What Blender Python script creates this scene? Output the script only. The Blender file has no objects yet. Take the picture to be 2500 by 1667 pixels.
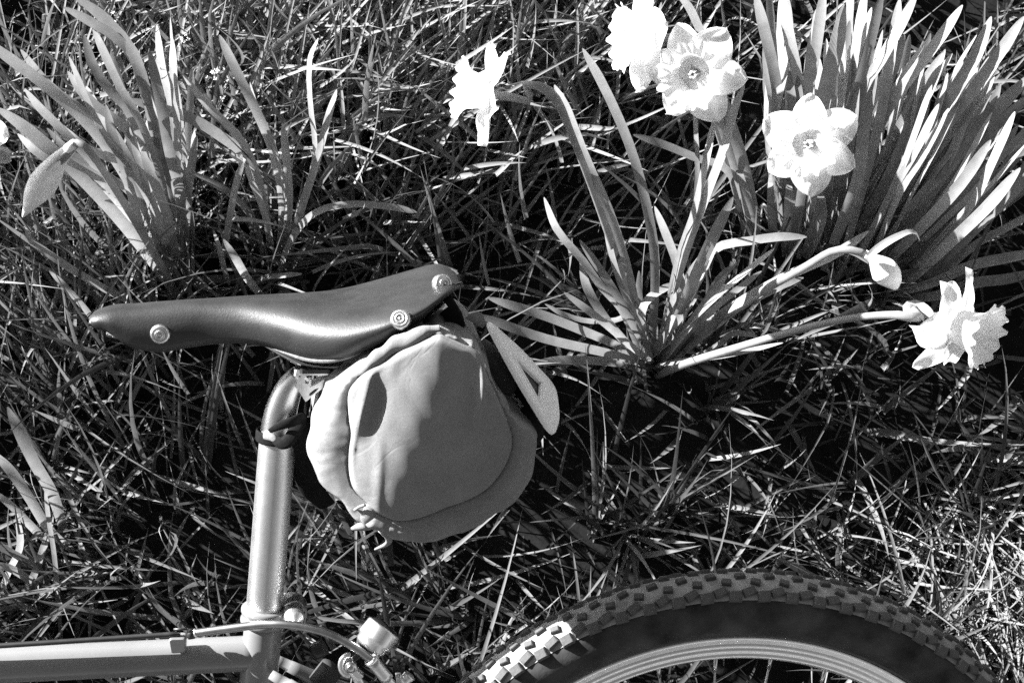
import bpy, math, random
import numpy as np
from mathutils import Vector, Matrix
from mathutils.bvhtree import BVHTree

SC = bpy.context.scene
COL = SC.collection
R = math.radians
random.seed(7)
RNG = np.random.default_rng(11)

# ---------------------------------------------------------------- camera
CAM_H, PITCH, LENS = 1.54, R(8.0), 50.0
cam_data = bpy.data.cameras.new('camera')
cam_data.lens = LENS
cam_data.sensor_width = 36.0
cam_data.sensor_fit = 'HORIZONTAL'
cam_data.clip_start = 0.02
cam_data.clip_end = 500.0
cam = bpy.data.objects.new('camera', cam_data)
COL.objects.link(cam)
cam.location = (0, 0, CAM_H)
cam.rotation_euler = (PITCH, 0, 0)
SC.camera = cam
SC.render.resolution_x, SC.render.resolution_y = 1024, 682

# ---------------------------------------------------------------- sky, sun, exposure
SUN_PHI, SUN_EL = R(31.5), R(19.6)          # the sun stands up-left in the picture, low
SUN_DIR = Vector((-math.cos(SUN_PHI) * math.cos(SUN_EL), math.sin(SUN_PHI) * math.cos(SUN_EL), math.sin(SUN_EL)))
world = bpy.data.worlds.new('World')
SC.world = world
world.use_nodes = True
wn, wl = world.node_tree.nodes, world.node_tree.links
wn.clear()
sky = wn.new('ShaderNodeTexSky')
sky.sky_type = 'NISHITA'
sky.sun_disc = False
sky.sun_elevation = SUN_EL
sky.sun_rotation = math.atan2(SUN_DIR.x, SUN_DIR.y)
bw = wn.new('ShaderNodeSeparateColor')      # a black-and-white photograph through an orange-red filter: blue skylight counts little
bg = wn.new('ShaderNodeBackground')
bg.inputs['Strength'].default_value = 0.05
wo = wn.new('ShaderNodeOutputWorld')
wl.new(sky.outputs[0], bw.inputs[0])
wl.new(bw.outputs[0], bg.inputs['Color'])
wl.new(bg.outputs[0], wo.inputs['Surface'])
sun_data = bpy.data.lights.new('sun', 'SUN')
sun_data.energy = 5.0
sun_data.angle = R(0.53)
sun_data.color = (1, 1, 1)
sun = bpy.data.objects.new('sun', sun_data)
COL.objects.link(sun)
sun.location = SUN_DIR * 20
sun.rotation_euler = SUN_DIR.to_track_quat('Z', 'Y').to_euler()
SC.view_settings.view_transform = 'Standard'
SC.view_settings.look = 'None'
SC.view_settings.gamma = 1.0
SC.view_settings.exposure = 2.4
SC.cycles.max_bounces = 5
SC.cycles.use_denoising = False            # keep a little grain, as on film

# ---------------------------------------------------------------- pixel helpers (photograph coordinates 2500 x 1667)
FPX = LENS / 36.0 * 2500.0
C0 = Vector((0, 0, CAM_H))
FW = Vector((0, math.sin(PITCH), -math.cos(PITCH)))
UP = Vector((0, math.cos(PITCH), math.sin(PITCH)))
RT = Vector((1, 0, 0))

def ray(px, py):
    return (FW * FPX + RT * (px - 1250.0) - UP * (py - 833.0)).normalized()

def G(px, py, z=0.0):
    """world point seen at a photo position, at height z above the ground"""
    d = ray(px, py)
    return C0 + d * ((z - CAM_H) / d.z)

# the bicycle's own frame: a along the bike to the rear, b up, c towards the viewer
BT, BRO = 0.38098, 0.11888
BM = Matrix.Rotation(BRO, 3, 'Y') @ Matrix.Rotation(BT, 3, 'X')
BO = Vector((0.18779, -0.34330, 0.15503))     # rear hub
BMI = BM.transposed()
BN = BM @ Vector((0, 0, 1))

def Q(px, py, c=0.0):
    """bike-frame point seen at a photo position on the plane at offset c"""
    d = ray(px, py)
    o = BO + BN * c
    w = C0 + d * ((o - C0).dot(BN) / d.dot(BN))
    return BMI @ (w - BO)

CAM_L = BMI @ (C0 - BO)

def to_px(p_local):
    d = BM @ p_local + BO - C0
    z = d.dot(FW)
    return 1250 + FPX * d.dot(RT) / z, 833 - FPX * d.dot(UP) / z

# ---------------------------------------------------------------- materials
def _mat(name):
    m = bpy.data.materials.new(name)
    m.use_nodes = True
    nt = m.node_tree
    return m, nt.nodes, nt.links, nt.nodes['Principled BSDF']

def ramp(n, l, src, stops):
    r = n.new('ShaderNodeValToRGB')
    els = r.color_ramp.elements
    while len(els) < len(stops):
        els.new(0.5)
    for e, (p, v) in zip(els, stops):
        e.position = p
        e.color = (v, v, v, 1)
    l.new(src, r.inputs['Fac'])
    return r.outputs['Color']

def noise(n, l, scale, detail=4, vec=None, rough=0.55, dist=0.0):
    t = n.new('ShaderNodeTexNoise')
    t.inputs['Scale'].default_value = scale
    t.inputs['Detail'].default_value = detail
    t.inputs['Roughness'].default_value = rough
    t.inputs['Distortion'].default_value = dist
    if vec is not None:
        l.new(vec, t.inputs['Vector'])
    return t.outputs['Fac']

def coords(n, l, scale=(1, 1, 1), kind='Object'):
    tc = n.new('ShaderNodeTexCoord')
    mp = n.new('ShaderNodeMapping')
    mp.inputs['Scale'].default_value = scale
    l.new(tc.outputs[kind], mp.inputs['Vector'])
    return mp.outputs['Vector']

def bump(n, l, b, src, strength, dist=0.001):
    bp = n.new('ShaderNodeBump')
    bp.inputs['Strength'].default_value = strength
    bp.inputs['Distance'].default_value = dist
    l.new(src, bp.inputs['Height'])
    l.new(bp.outputs['Normal'], b.inputs['Normal'])

def mix_mul(n, l, a, b):
    m = n.new('ShaderNodeMix')
    m.data_type = 'RGBA'
    m.blend_type = 'MULTIPLY'
    m.inputs[0].default_value = 1.0
    l.new(a, m.inputs[6])
    l.new(b, m.inputs[7])
    return m.outputs[2]

def simple(name, lo, hi, rough=0.5, scale=40, metal=0.0, bumps=0.0, spec=0.5, rlo=None, vec=(1, 1, 1)):
    m, n, l, b = _mat(name)
    v = coords(n, l, vec)
    f = noise(n, l, scale, 5, v)
    l.new(ramp(n, l, f, [(0.3, lo), (0.7, hi)]), b.inputs['Base Color'])
    b.inputs['Roughness'].default_value = rough
    b.inputs['Metallic'].default_value = metal
    b.inputs['Specular IOR Level'].default_value = spec
    if rlo is not None:
        l.new(ramp(n, l, noise(n, l, scale * 2.3, 4, v), [(0.3, rlo), (0.7, rough)]), b.inputs['Roughness'])
    if bumps:
        bump(n, l, b, noise(n, l, scale * 6, 4, v), bumps)
    return m

def attr_plant(name, lo, hi, rough, transl, vein=1.0, spec=0.3):
    """plant tissue: tone per piece from a vertex attribute, fine lengthwise veins from the UV-like attribute"""
    m, n, l, b = _mat(name)
    at = n.new('ShaderNodeAttribute')
    at.attribute_name = 'tone'
    tone = ramp(n, l, at.outputs['Fac'], [(0.0, lo), (1.0, hi)])
    v = coords(n, l)
    blotch = ramp(n, l, noise(n, l, 90, 4, v), [(0.25, 0.78), (0.75, 1.12)])
    col = mix_mul(n, l, tone, blotch)
    if vein:
        ac = n.new('ShaderNodeAttribute')
        ac.attribute_name = 'across'
        w = n.new('ShaderNodeMath')
        w.operation = 'MULTIPLY'
        w.inputs[1].default_value = 34.0
        l.new(ac.outputs['Fac'], w.inputs[0])
        s = n.new('ShaderNodeMath')
        s.operation = 'SINE'
        l.new(w.outputs[0], s.inputs[0])
        col = mix_mul(n, l, col, ramp(n, l, s.outputs[0], [(0.0, 1 - .10 * vein), (1.0, 1 + .06 * vein)]))
        bump(n, l, b, s.outputs[0], 0.25 * vein, 0.0004)
    l.new(col, b.inputs['Base Color'])
    b.inputs['Roughness'].default_value = rough
    b.inputs['Specular IOR Level'].default_value = spec
    if transl > 0:
        out = n['Material Output']
        tr = n.new('ShaderNodeBsdfTranslucent')
        l.new(col, tr.inputs['Color'])
        mx = n.new('ShaderNodeMixShader')
        mx.inputs[0].default_value = transl
        l.new(b.outputs[0], mx.inputs[1])
        l.new(tr.outputs[0], mx.inputs[2])
        l.new(mx.outputs[0], out.inputs['Surface'])
    return m

M = {}
M['leaf'] = attr_plant('daffodil_leaf', 0.23, 0.41, 0.42, 0.44)
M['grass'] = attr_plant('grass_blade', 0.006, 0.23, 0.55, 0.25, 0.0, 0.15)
M['petal'] = attr_plant('daffodil_petal', 0.84, 0.93, 0.6, 0.50, 0.25, 0.2)
M['bud'] = attr_plant('closed_bud', 0.80, 0.90, 0.55, 0.0, 0.3, 0.25)
_bb = M['bud'].node_tree.nodes['Principled BSDF']
_bb.inputs['Subsurface Weight'].default_value = 0.0
_bb.inputs['Subsurface Radius'].default_value = (1, 1, 1)
_bb.inputs['Subsurface Scale'].default_value = 0.012
M['spathe'] = attr_plant('papery_spathe', 0.25, 0.4, 0.5, 0.35)
M['leather'] = None
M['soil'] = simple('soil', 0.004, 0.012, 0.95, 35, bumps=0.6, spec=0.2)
M['alu'] = simple('brushed_aluminium', 0.66, 0.74, 0.42, 30, 1.0, rlo=0.38, vec=(1, 1, 1))
M['alu_rough'] = simple('anodised_aluminium', 0.9, 0.97, 0.45, 80, 1.0, rlo=0.34)
M['paint'] = simple('frame_paint', 0.15, 0.18, 0.32, 14, 0.0, rlo=0.22, spec=0.6)
M['dusty'] = simple('dusty_rubber', 0.20, 0.33, 0.9, 60, bumps=0.4, spec=0.2)
M['knob'] = simple('knob_rubber', 0.05, 0.12, 0.8, 90, bumps=0.4, spec=0.3)
M['rubber'] = simple('tyre_rubber', 0.006, 0.060, 0.8, 34, bumps=0.35, spec=0.3)
M['black'] = simple('black_plastic', 0.012, 0.025, 0.4, 60, spec=0.5)
M['webbing'] = simple('black_webbing', 0.004, 0.010, 0.85, 300, bumps=0.5, spec=0.12)
M['darkroll'] = simple('dark_canvas', 0.05, 0.08, 0.8, 120, bumps=0.5, spec=0.2)
M['print'] = simple('white_print', 0.6, 0.75, 0.6, 200)
M['steel'] = simple('steel', 0.5, 0.62, 0.3, 90, 1.0, rlo=0.2)
M['rivet'] = simple('brass_rivet', 0.5, 0.72, 0.4, 220, 1.0, bumps=0.2, rlo=0.28)
M['skive'] = simple('raw_leather_edge', 0.10, 0.22, 0.8, 260, bumps=0.6)
M['lens'] = simple('dark_lens', 0.01, 0.02, 0.15, 30)

def leather():
    m, n, l, b = _mat('saddle_leather')
    v = coords(n, l)
    base = ramp(n, l, noise(n, l, 26, 5, v), [(0.3, 0.012), (0.7, 0.024)])
    vs = coords(n, l, (14, 90, 30))
    scuff = ramp(n, l, noise(n, l, 3.0, 5, vs, 0.7), [(0.66, 1.0), (0.74, 1.7)])
    grain = ramp(n, l, noise(n, l, 700, 3, v, 0.8), [(0.3, 0.75), (0.7, 1.3)])
    l.new(mix_mul(n, l, mix_mul(n, l, base, scuff), grain), b.inputs['Base Color'])
    l.new(ramp(n, l, noise(n, l, 60, 4, v), [(0.3, 0.42), (0.7, 0.54)]), b.inputs['Roughness'])
    b.inputs['Specular IOR Level'].default_value = 0.48
    bump(n, l, b, noise(n, l, 620, 4, v, 0.7), 0.45, 0.0005)
    return m
M['leather'] = leather()

def canvas():
    m, n, l, b = _mat('bag_canvas')
    v = coords(n, l)
    base = ramp(n, l, noise(n, l, 45, 5, v), [(0.25, 0.215), (0.75, 0.26)])
    fleck = ramp(n, l, noise(n, l, 260, 3, coords(n, l, (.12, 1.0, 1)), 0.7), [(0.62, 1.0), (0.78, 1.16)])
    weave = ramp(n, l, noise(n, l, 850, 3, v, 0.8), [(0.3, 0.86), (0.7, 1.12)])
    stain = ramp(n, l, noise(n, l, 16, 6, v, 0.7), [(0.35, 0.90), (0.6, 1.05)])
    l.new(mix_mul(n, l, mix_mul(n, l, mix_mul(n, l, base, fleck), weave), stain), b.inputs['Base Color'])
    b.inputs['Roughness'].default_value = 0.85
    b.inputs['Specular IOR Level'].default_value = 0.25
    w1 = n.new('ShaderNodeTexWave')
    w1.inputs['Scale'].default_value = 420
    w1.bands_direction = 'X'
    w2 = n.new('ShaderNodeTexWave')
    w2.inputs['Scale'].default_value = 420
    w2.bands_direction = 'Y'
    l.new(v, w1.inputs['Vector'])
    l.new(v, w2.inputs['Vector'])
    a = n.new('ShaderNodeMath')
    l.new(w1.outputs['Fac'], a.inputs[0])
    l.new(w2.outputs['Fac'], a.inputs[1])
    nz = n.new('ShaderNodeMath')
    l.new(a.outputs[0], nz.inputs[0])
    cr = n.new('ShaderNodeMath')
    cr.operation = 'MULTIPLY'
    cr.inputs[1].default_value = 5.0
    l.new(noise(n, l, 55, 6, v, 0.6, 0.6), cr.inputs[0])
    l.new(cr.outputs[0], nz.inputs[1])
    # thin sharp creases of crumpled cloth
    rid = n.new('ShaderNodeMath')
    rid.operation = 'SUBTRACT'
    rid.inputs[1].default_value = 0.5
    l.new(noise(n, l, 17, 3, v, 0.5, 0.9), rid.inputs[0])
    ab = n.new('ShaderNodeMath')
    ab.operation = 'ABSOLUTE'
    l.new(rid.outputs[0], ab.inputs[0])
    crease = ramp(n, l, ab.outputs[0], [(0.0, 0.0), (0.045, 1.0)])
    cm = n.new('ShaderNodeMath')
    cm.operation = 'MULTIPLY_ADD'
    cm.inputs[1].default_value = 1.6
    l.new(crease, cm.inputs[0])
    l.new(nz.outputs[0], cm.inputs[2])
    nz = cm
    bump(n, l, b, nz.outputs[0], 0.6, 0.0007)
    return m
M['canvas'] = canvas()

def reflective():
    m, n, l, b = _mat('reflective_sheet')
    v = coords(n, l)
    base = ramp(n, l, noise(n, l, 120, 5, v), [(0.3, 0.84), (0.7, 0.93)])
    l.new(base, b.inputs['Base Color'])
    b.inputs['Roughness'].default_value = 0.45
    b.inputs['Metallic'].default_value = 0.0
    return m
M['reflect'] = reflective()

# ---------------------------------------------------------------- mesh helpers
def mk(name, V, F, mat, parent=None, smooth=True, attrs=None, origin=None):
    me = bpy.data.meshes.new(name)
    if origin is not None:
        V = [tuple(Vector(v) - origin) for v in V]
    me.from_pydata([tuple(v) for v in V], [], [tuple(f) for f in F])
    if smooth:
        me.polygons.foreach_set('use_smooth', [True] * len(me.polygons))
    if attrs:
        for k, vals in attrs.items():
            a = me.attributes.new(k, 'FLOAT', 'POINT')
            a.data.foreach_set('value', np.asarray(vals, dtype=np.float32))
    me.materials.append(mat)
    me.update()
    o = bpy.data.objects.new(name, me)
    COL.objects.link(o)
    if parent is not None:
        o.parent = parent
    return o

def link(name, me, parent, mat4=None):
    o = bpy.data.objects.new(name, me)
    COL.objects.link(o)
    o.parent = parent
    if mat4 is not None:
        o.matrix_local = mat4
    return o

def empty(name, loc, label, cat, group=None):
    o = bpy.data.objects.new(name, None)
    COL.objects.link(o)
    o.location = loc
    o.empty_display_size = 0.05
    o['label'] = label
    o['category'] = cat
    if group:
        o['group'] = group
    return o

def tag(o, label, cat, group=None):
    o['label'] = label
    o['category'] = cat
    if group:
        o['group'] = group

def smooth_path(pts, n):
    """Catmull-Rom through the points, n samples evenly by length"""
    P = np.array([tuple(p) for p in pts], dtype=float)
    if len(P) == 2:
        t = np.linspace(0, 1, n)[:, None]
        return P[0] * (1 - t) + P[1] * t
    Pe = np.vstack([2 * P[0] - P[1], P, 2 * P[-1] - P[-2]])
    out = []
    for i in range(1, len(Pe) - 2):
        p0, p1, p2, p3 = Pe[i - 1:i + 3]
        for t in np.linspace(0, 1, 12, endpoint=False):
            out.append(0.5 * (2 * p1 + (p2 - p0) * t + (2 * p0 - 5 * p1 + 4 * p2 - p3) * t * t + (3 * p1 - p0 - 3 * p2 + p3) * t ** 3))
    out.append(Pe[-2])
    out = np.array(out)
    d = np.r_[0, np.cumsum(np.linalg.norm(np.diff(out, axis=0), axis=1))]
    s = np.linspace(0, d[-1], n)
    return np.stack([np.interp(s, d, out[:, k]) for k in range(P.shape[1])], -1)

def frames(P, hint):
    T = np.gradient(P, axis=0)
    T /= np.linalg.norm(T, axis=1)[:, None] + 1e-12
    X = np.zeros_like(T)
    x = np.cross(np.asarray(hint, float), T[0])
    if np.linalg.norm(x) < 1e-6:
        x = np.cross((0.3, 0.5, 0.8), T[0])
    for i in range(len(T)):
        x = x - T[i] * (x @ T[i])
        x /= np.linalg.norm(x) + 1e-12
        X[i] = x
    return T, X, np.cross(T, X)

def tube(pts, rad, seg=16, n=None, caps=True, hint=(0, 0, 1), flat=1.0):
    P = smooth_path(pts, n) if n else np.array([tuple(p) for p in pts], float)
    k = len(P)
    r = np.full(k, rad) if np.isscalar(rad) else np.interp(np.linspace(0, 1, k), np.linspace(0, 1, len(rad)), rad)
    T, X, Y = frames(P, hint)
    V, F = [], []
    for i in range(k):
        for j in range(seg):
            a = 2 * math.pi * j / seg
            V.append(P[i] + r[i] * (X[i] * math.cos(a) + Y[i] * math.sin(a) * flat))
    for i in range(k - 1):
        for j in range(seg):
            j2 = (j + 1) % seg
            F.append((i * seg + j, i * seg + j2, (i + 1) * seg + j2, (i + 1) * seg + j))
    if caps:
        V.append(P[0]); V.append(P[-1])
        a, b = len(V) - 2, len(V) - 1
        for j in range(seg):
            j2 = (j + 1) % seg
            F.append((a, j2, j))
            F.append((b, (k - 1) * seg + j, (k - 1) * seg + j2))
    return V, F

def lathe(profile, seg=32, close=False):
    """revolve (r, h) about Z"""
    V, F = [], []
    k = len(profile)
    for (r, h) in profile:
        for j in range(seg):
            a = 2 * math.pi * j / seg
            V.append((r * math.cos(a), r * math.sin(a), h))
    rng = range(k) if close else range(k - 1)
    for i in rng:
        i2 = (i + 1) % k
        for j in range(seg):
            j2 = (j + 1) % seg
            F.append((i * seg + j, i * seg + j2, i2 * seg + j2, i2 * seg + j))
    return V, F

def xform(V, m4):
    return [tuple(m4 @ Vector(v)) for v in V]

def prism(poly, c0, c1, bevel=0.0):
    """closed polygon in the (a, b) plane extruded along c, with a bevelled near edge"""
    n = len(poly)
    V, F = [], []
    cx = sum(p[0] for p in poly) / n
    cy = sum(p[1] for p in poly) / n
    def ring(c, inset):
        for p in poly:
            d = math.hypot(p[0] - cx, p[1] - cy) or 1
            k = max(0.0, 1 - inset / d)
            V.append((cx + (p[0] - cx) * k, cy + (p[1] - cy) * k, c))
    rs = [(c0, bevel), (c0 + bevel, 0), (c1 - bevel, 0), (c1, bevel)] if bevel else [(c0, 0), (c1, 0)]
    for c, i in rs:
        ring(c, i)
    for k in range(len(rs) - 1):
        for j in range(n):
            j2 = (j + 1) % n
            F.append((k * n + j, k * n + j2, (k + 1) * n + j2, (k + 1) * n + j))
    F.append(tuple(reversed(range(n))))
    F.append(tuple(range((len(rs) - 1) * n, len(rs) * n)))
    return V, F

def holed_plate(outer, inner, c0, c1):
    """plate between two loops of equal length, thickness along c"""
    n = len(outer)
    V = [(p[0], p[1], c) for c in (c0, c1) for p in outer] + [(p[0], p[1], c) for c in (c0, c1) for p in inner]
    F = []
    for j in range(n):
        k = (j + 1) % n
        F += [(j, k, n + k, n + j), (2 * n + k, 2 * n + j, 3 * n + j, 3 * n + k),
              (n + j, n + k, 3 * n + k, 3 * n + j), (k, j, 2 * n + j, 2 * n + k)]
    return V, F

def round_poly(pts, r, k=5):
    """round the corners of a polygon"""
    out = []
    n = len(pts)
    for i in range(n):
        p0, p1, p2 = (np.array(pts[(i + d) % n], float) for d in (-1, 0, 1))
        a, b = p0 - p1, p2 - p1
        la, lb = np.linalg.norm(a), np.linalg.norm(b)
        rr = min(r, la * 0.45, lb * 0.45)
        s, e = p1 + a / la * rr, p1 + b / lb * rr
        for t in np.linspace(0, 1, k):
            out.append(tuple((1 - t) ** 2 * s + 2 * t * (1 - t) * p1 + t * t * e))
    return out

def axis_matrix(loc, z, xhint=(1, 0, 0)):
    z = Vector(z).normalized()
    x = Vector(xhint)
    x = (x - z * x.dot(z))
    if x.length < 1e-5:
        x = Vector((0, 1, 0)) - z * z.y
    x.normalize()
    y = z.cross(x)
    m = Matrix((x, y, z)).transposed().to_4x4()
    m.translation = Vector(loc)
    return m

# ================================================================ GROUND
def build_ground():
    xs = np.r_[-60, -20, -8, -4, np.linspace(-2, 2, 81), 4, 8, 20, 60]
    n = len(xs)
    V = []
    for y in xs:
        for x in xs:
            f = 1.0 if max(abs(x), abs(y)) < 2.01 else 0.0
            z = -0.012 + f * 0.010 * (math.sin(x * 7.1 + 1.3 * math.sin(y * 5)) * math.sin(y * 8.3 + x * 3) * 0.6 + 0.4 * math.sin(x * 21 + y * 17))
            V.append((x, y, z))
    F = [(j * n + i, j * n + i + 1, (j + 1) * n + i + 1, (j + 1) * n + i) for j in range(n - 1) for i in range(n - 1)]
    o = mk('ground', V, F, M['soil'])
    o['kind'] = 'structure'
    o['label'] = 'dark soil under the grass'
build_ground()

# ================================================================ BICYCLE
bike = empty('bicycle', (0, 0, 0), 'bicycle lying on its side in the grass, brown leather saddle and knobbly rear tyre', 'bicycle')
bike.matrix_world = Matrix.Translation(BO) @ BM.to_4x4()

def bpart(name, VF, mat, parent=None, smooth=True, **kw):
    return mk(name, VF[0], VF[1], M[mat] if isinstance(mat, str) else mat, parent or bike, smooth, **kw)

def q3(*pts):
    return [Q(*p) for p in pts]

# ---- saddle: half-width and the upper and lower outline, by place along its length
SAD = [  # px, top, bottom, half width
    (223, 768, 800, .0135), (227, 760, 802, .0160), (238, 752, 806, .0180), (255, 746, 810, .0192), (275, 740, 822, .0205), (302, 736, 841, .021),
    (330, 735, 853, .0215), (391, 730, 862, .0215), (466, 725, 850, .0205), (519, 722, 843, .021), (583, 717, 841, .025),
    (640, 713, 848, .033), (700, 709, 869, .045), (751, 707, 886, .057), (802, 704, 890, .067), (853, 697, 882, .075),
    (904, 687, 860, .080), (945, 678, 840, .083), (986, 668, 817, .083), (1026, 657, 794, .079), (1057, 650, 764, .072),
    (1080, 648, 742, .063), (1100, 655, 724, .051), (1118, 668, 708, .036), (1130, 688, 698, .018)]

def build_saddle():
    S = smooth_path(SAD, 90)
    NV = 22
    V, F, edge = [], [], []
    for (x, t, b, w) in S:
        top, bot = Q(x, t, -w * 0.35), Q(x, b, w)
        row = []
        for j in range(NV + 1):
            th = j / NV * math.pi / 2
            e = 2 / 2.9
            c = w * math.sin(th) ** e
            g = 1 - math.cos(th) ** e if j < NV else 1.0
            # the flap turns in a little at its lower edge
            cc = c - w * 0.16 * (max(0, g - 0.45) / 0.55) ** 1.5
            dish = -0.003 * (1 - math.sin(th)) * min(1, w / .05)
            p = top.lerp(bot, g)
            row.append((p.x, p.y + dish, cc))
        edge.append(row[-1])
        full = [(p[0], p[1], -p[2]) for p in reversed(row[1:])] + row
        V += full
    m = 2 * NV + 1
    k = len(S)
    for i in range(k - 1):
        for j in range(m - 1):
            F.append((i * m + j, i * m + j + 1, (i + 1) * m + j + 1, (i + 1) * m + j))
    F.append(tuple(range(m)))
    F.append(tuple(reversed(range((k - 1) * m, k * m))))
    sad = bpart('saddle', (V, F), 'leather')
    sad['label'] = 'worn brown leather saddle with round metal rivets'
    sol = sad.modifiers.new('thickness', 'SOLIDIFY')
    sol.thickness = 0.0042
    sol.offset = -1
    bv = BVHTree.FromPolygons([Vector(v) for v in V], [f for f in F])
    # skived pale edge under the flare
    i0, i1 = 52, 64
    bpart('skived_edge', tube([Vector(e) + Vector((0, 0.0004, -0.0008)) for e, q in zip(edge, S) if 640 < q[0] < 900], [.0004, .0014, .0021, .0021, .0014, .0004], 10, 40), 'skive', sad)
    # rivets
    prof = [(.0002, .0030), (.0010, .0030), (.0012, .0022), (.0020, .0022), (.0022, .0030), (.0036, .0031), (.0041, .0027), (.00415, .0017),
            (.0045, .0017), (.0047, .0024), (.0062, .0021), (.0074, .0012), (.0078, -.001), (.0078, -.004)]
    rv = lathe(prof, 40)
    me = None
    for (px, py) in ((391, 815), (978, 779), (1077, 693)):
        d = (BMI @ ray(px, py))
        loc, nrm, _, _ = bv.ray_cast(CAM_L, d)
        if loc is None:
            continue
        if nrm.dot(d) > 0:
            nrm = -nrm
        nrm = (Vector((.42, .30, .85)) if px > 1000 else nrm + Vector((0, 0, 0.25))).normalized()
        for mir in (1,):
            l2, n2 = Vector((loc.x, loc.y, loc.z * mir)), Vector((nrm.x, nrm.y, nrm.z * mir))
            if me is None:
                o = bpart('rivet', rv, 'rivet', sad)
                me = o.data
            else:
                o = link('rivet', me, sad)
            o.matrix_local = axis_matrix(l2 + n2 * (0.003 if px > 1000 else 0.0008), n2)
    # rails under the leather
    for s in (1, -1):
        pts = [Q(300, 786, 0) + Vector((0, 0, .005 * s)), Q(420, 796, 0) + Vector((0, 0, .006 * s)), Q(600, 806, 0) + Vector((0, 0, .012 * s)),
               Q(690, 842, 0) + Vector((0, 0, .022 * s)), Q(760, 874, 0) + Vector((0, 0, .022 * s)), Q(850, 872, 0) + Vector((0, 0, .024 * s)), Q(940, 820, 0) + Vector((0, 0, .028 * s)), Q(1040, 750, 0) + Vector((0, 0, .036 * s)), Q(1080, 715, 0) + Vector((0, 0, .04 * s))]
        bpart('saddle_rail', tube(pts, .0035, 12, 40), 'steel', sad)
    # cantle plate and the loops for the bag straps at the rear
    pts = [Q(1085, 722, 0) + Vector((-.02 * abs(t) ** 2, -0.028 * abs(t) ** 2, .062 * t)) for t in np.linspace(-1, 1, 15)]
    bpart('cantle_plate', tube(pts, .009, 10, flat=.35), 'black', sad)
    for s in (1, -1):
        bpart('bag_loop', tube([Q(1085, 728, .035 * s), Q(1100, 750, .035 * s), Q(1085, 772, .035 * s), Q(1062, 760, .035 * s)], .003, 8, 14), 'black', sad)
    bpart('tension_bolt', tube([Q(262, 806, 0), Q(330, 822, 0)], .005, 12), 'steel', sad)
    return sad
build_saddle()

# ---- seat post with its forged head
POST_LO, POST_HI = Q(631, 1662, 0), Q(681, 1030, 0)
def build_post():
    dirv = (POST_HI - POST_LO).normalized()
    pts = [POST_LO, Q(648, 1450, 0), Q(663, 1260, 0), Q(673, 1130, 0), Q(680, 1040, 0), Q(690, 990, 0), Q(708, 945, 0), Q(735, 915, 0)]
    post = bpart('seat_post', tube(pts, [.0152, .0152, .0152, .0152, .0152, .0152, .0150, .0132, .0095], 32, 60), 'alu')
    s = lambda x, y: Q(620 + x * .2551, 850 + y * .2551, 0).to_2d()
    outer = [s(400, 330), s(430, 260), s(480, 205), s(560, 160), s(660, 152), s(760, 156), s(852, 205), s(800, 250), s(690, 325), s(590, 400), s(500, 475), s(450, 400)]
    inner = [s(487, 262), s(494, 240), s(520, 212), s(560, 192), s(610, 183), s(670, 183), s(712, 200), s(700, 240), s(660, 270), s(600, 312), s(545, 335), s(495, 305)]
    bpart('post_head', holed_plate(outer, inner, -.011, .011), 'alu_rough', post, smooth=False)
    p0 = Q(782, 902, 0)
    bpart('clamp_bolt', tube([p0 + Vector((0, -.004, .0)), p0 + Vector((0, .010, 0))], .0048, 6), 'steel', post, smooth=False)
    pl = [Q(735, 889, 0).to_2d(), Q(812, 889, 0).to_2d(), Q(812, 878, 0).to_2d(), Q(735, 878, 0).to_2d()]
    bpart('rail_clamp', prism(pl, -.030, .030, .002), 'black', post, smooth=False)
    pl = [Q(720, 897, 0).to_2d(), Q(840, 895, 0).to_2d(), Q(826, 884, 0).to_2d(), Q(722, 882, 0).to_2d()]
    bpart('rail_cradle', prism(pl, -.026, .026, .0015), 'alu_rough', post, smooth=False)
build_post()

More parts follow.
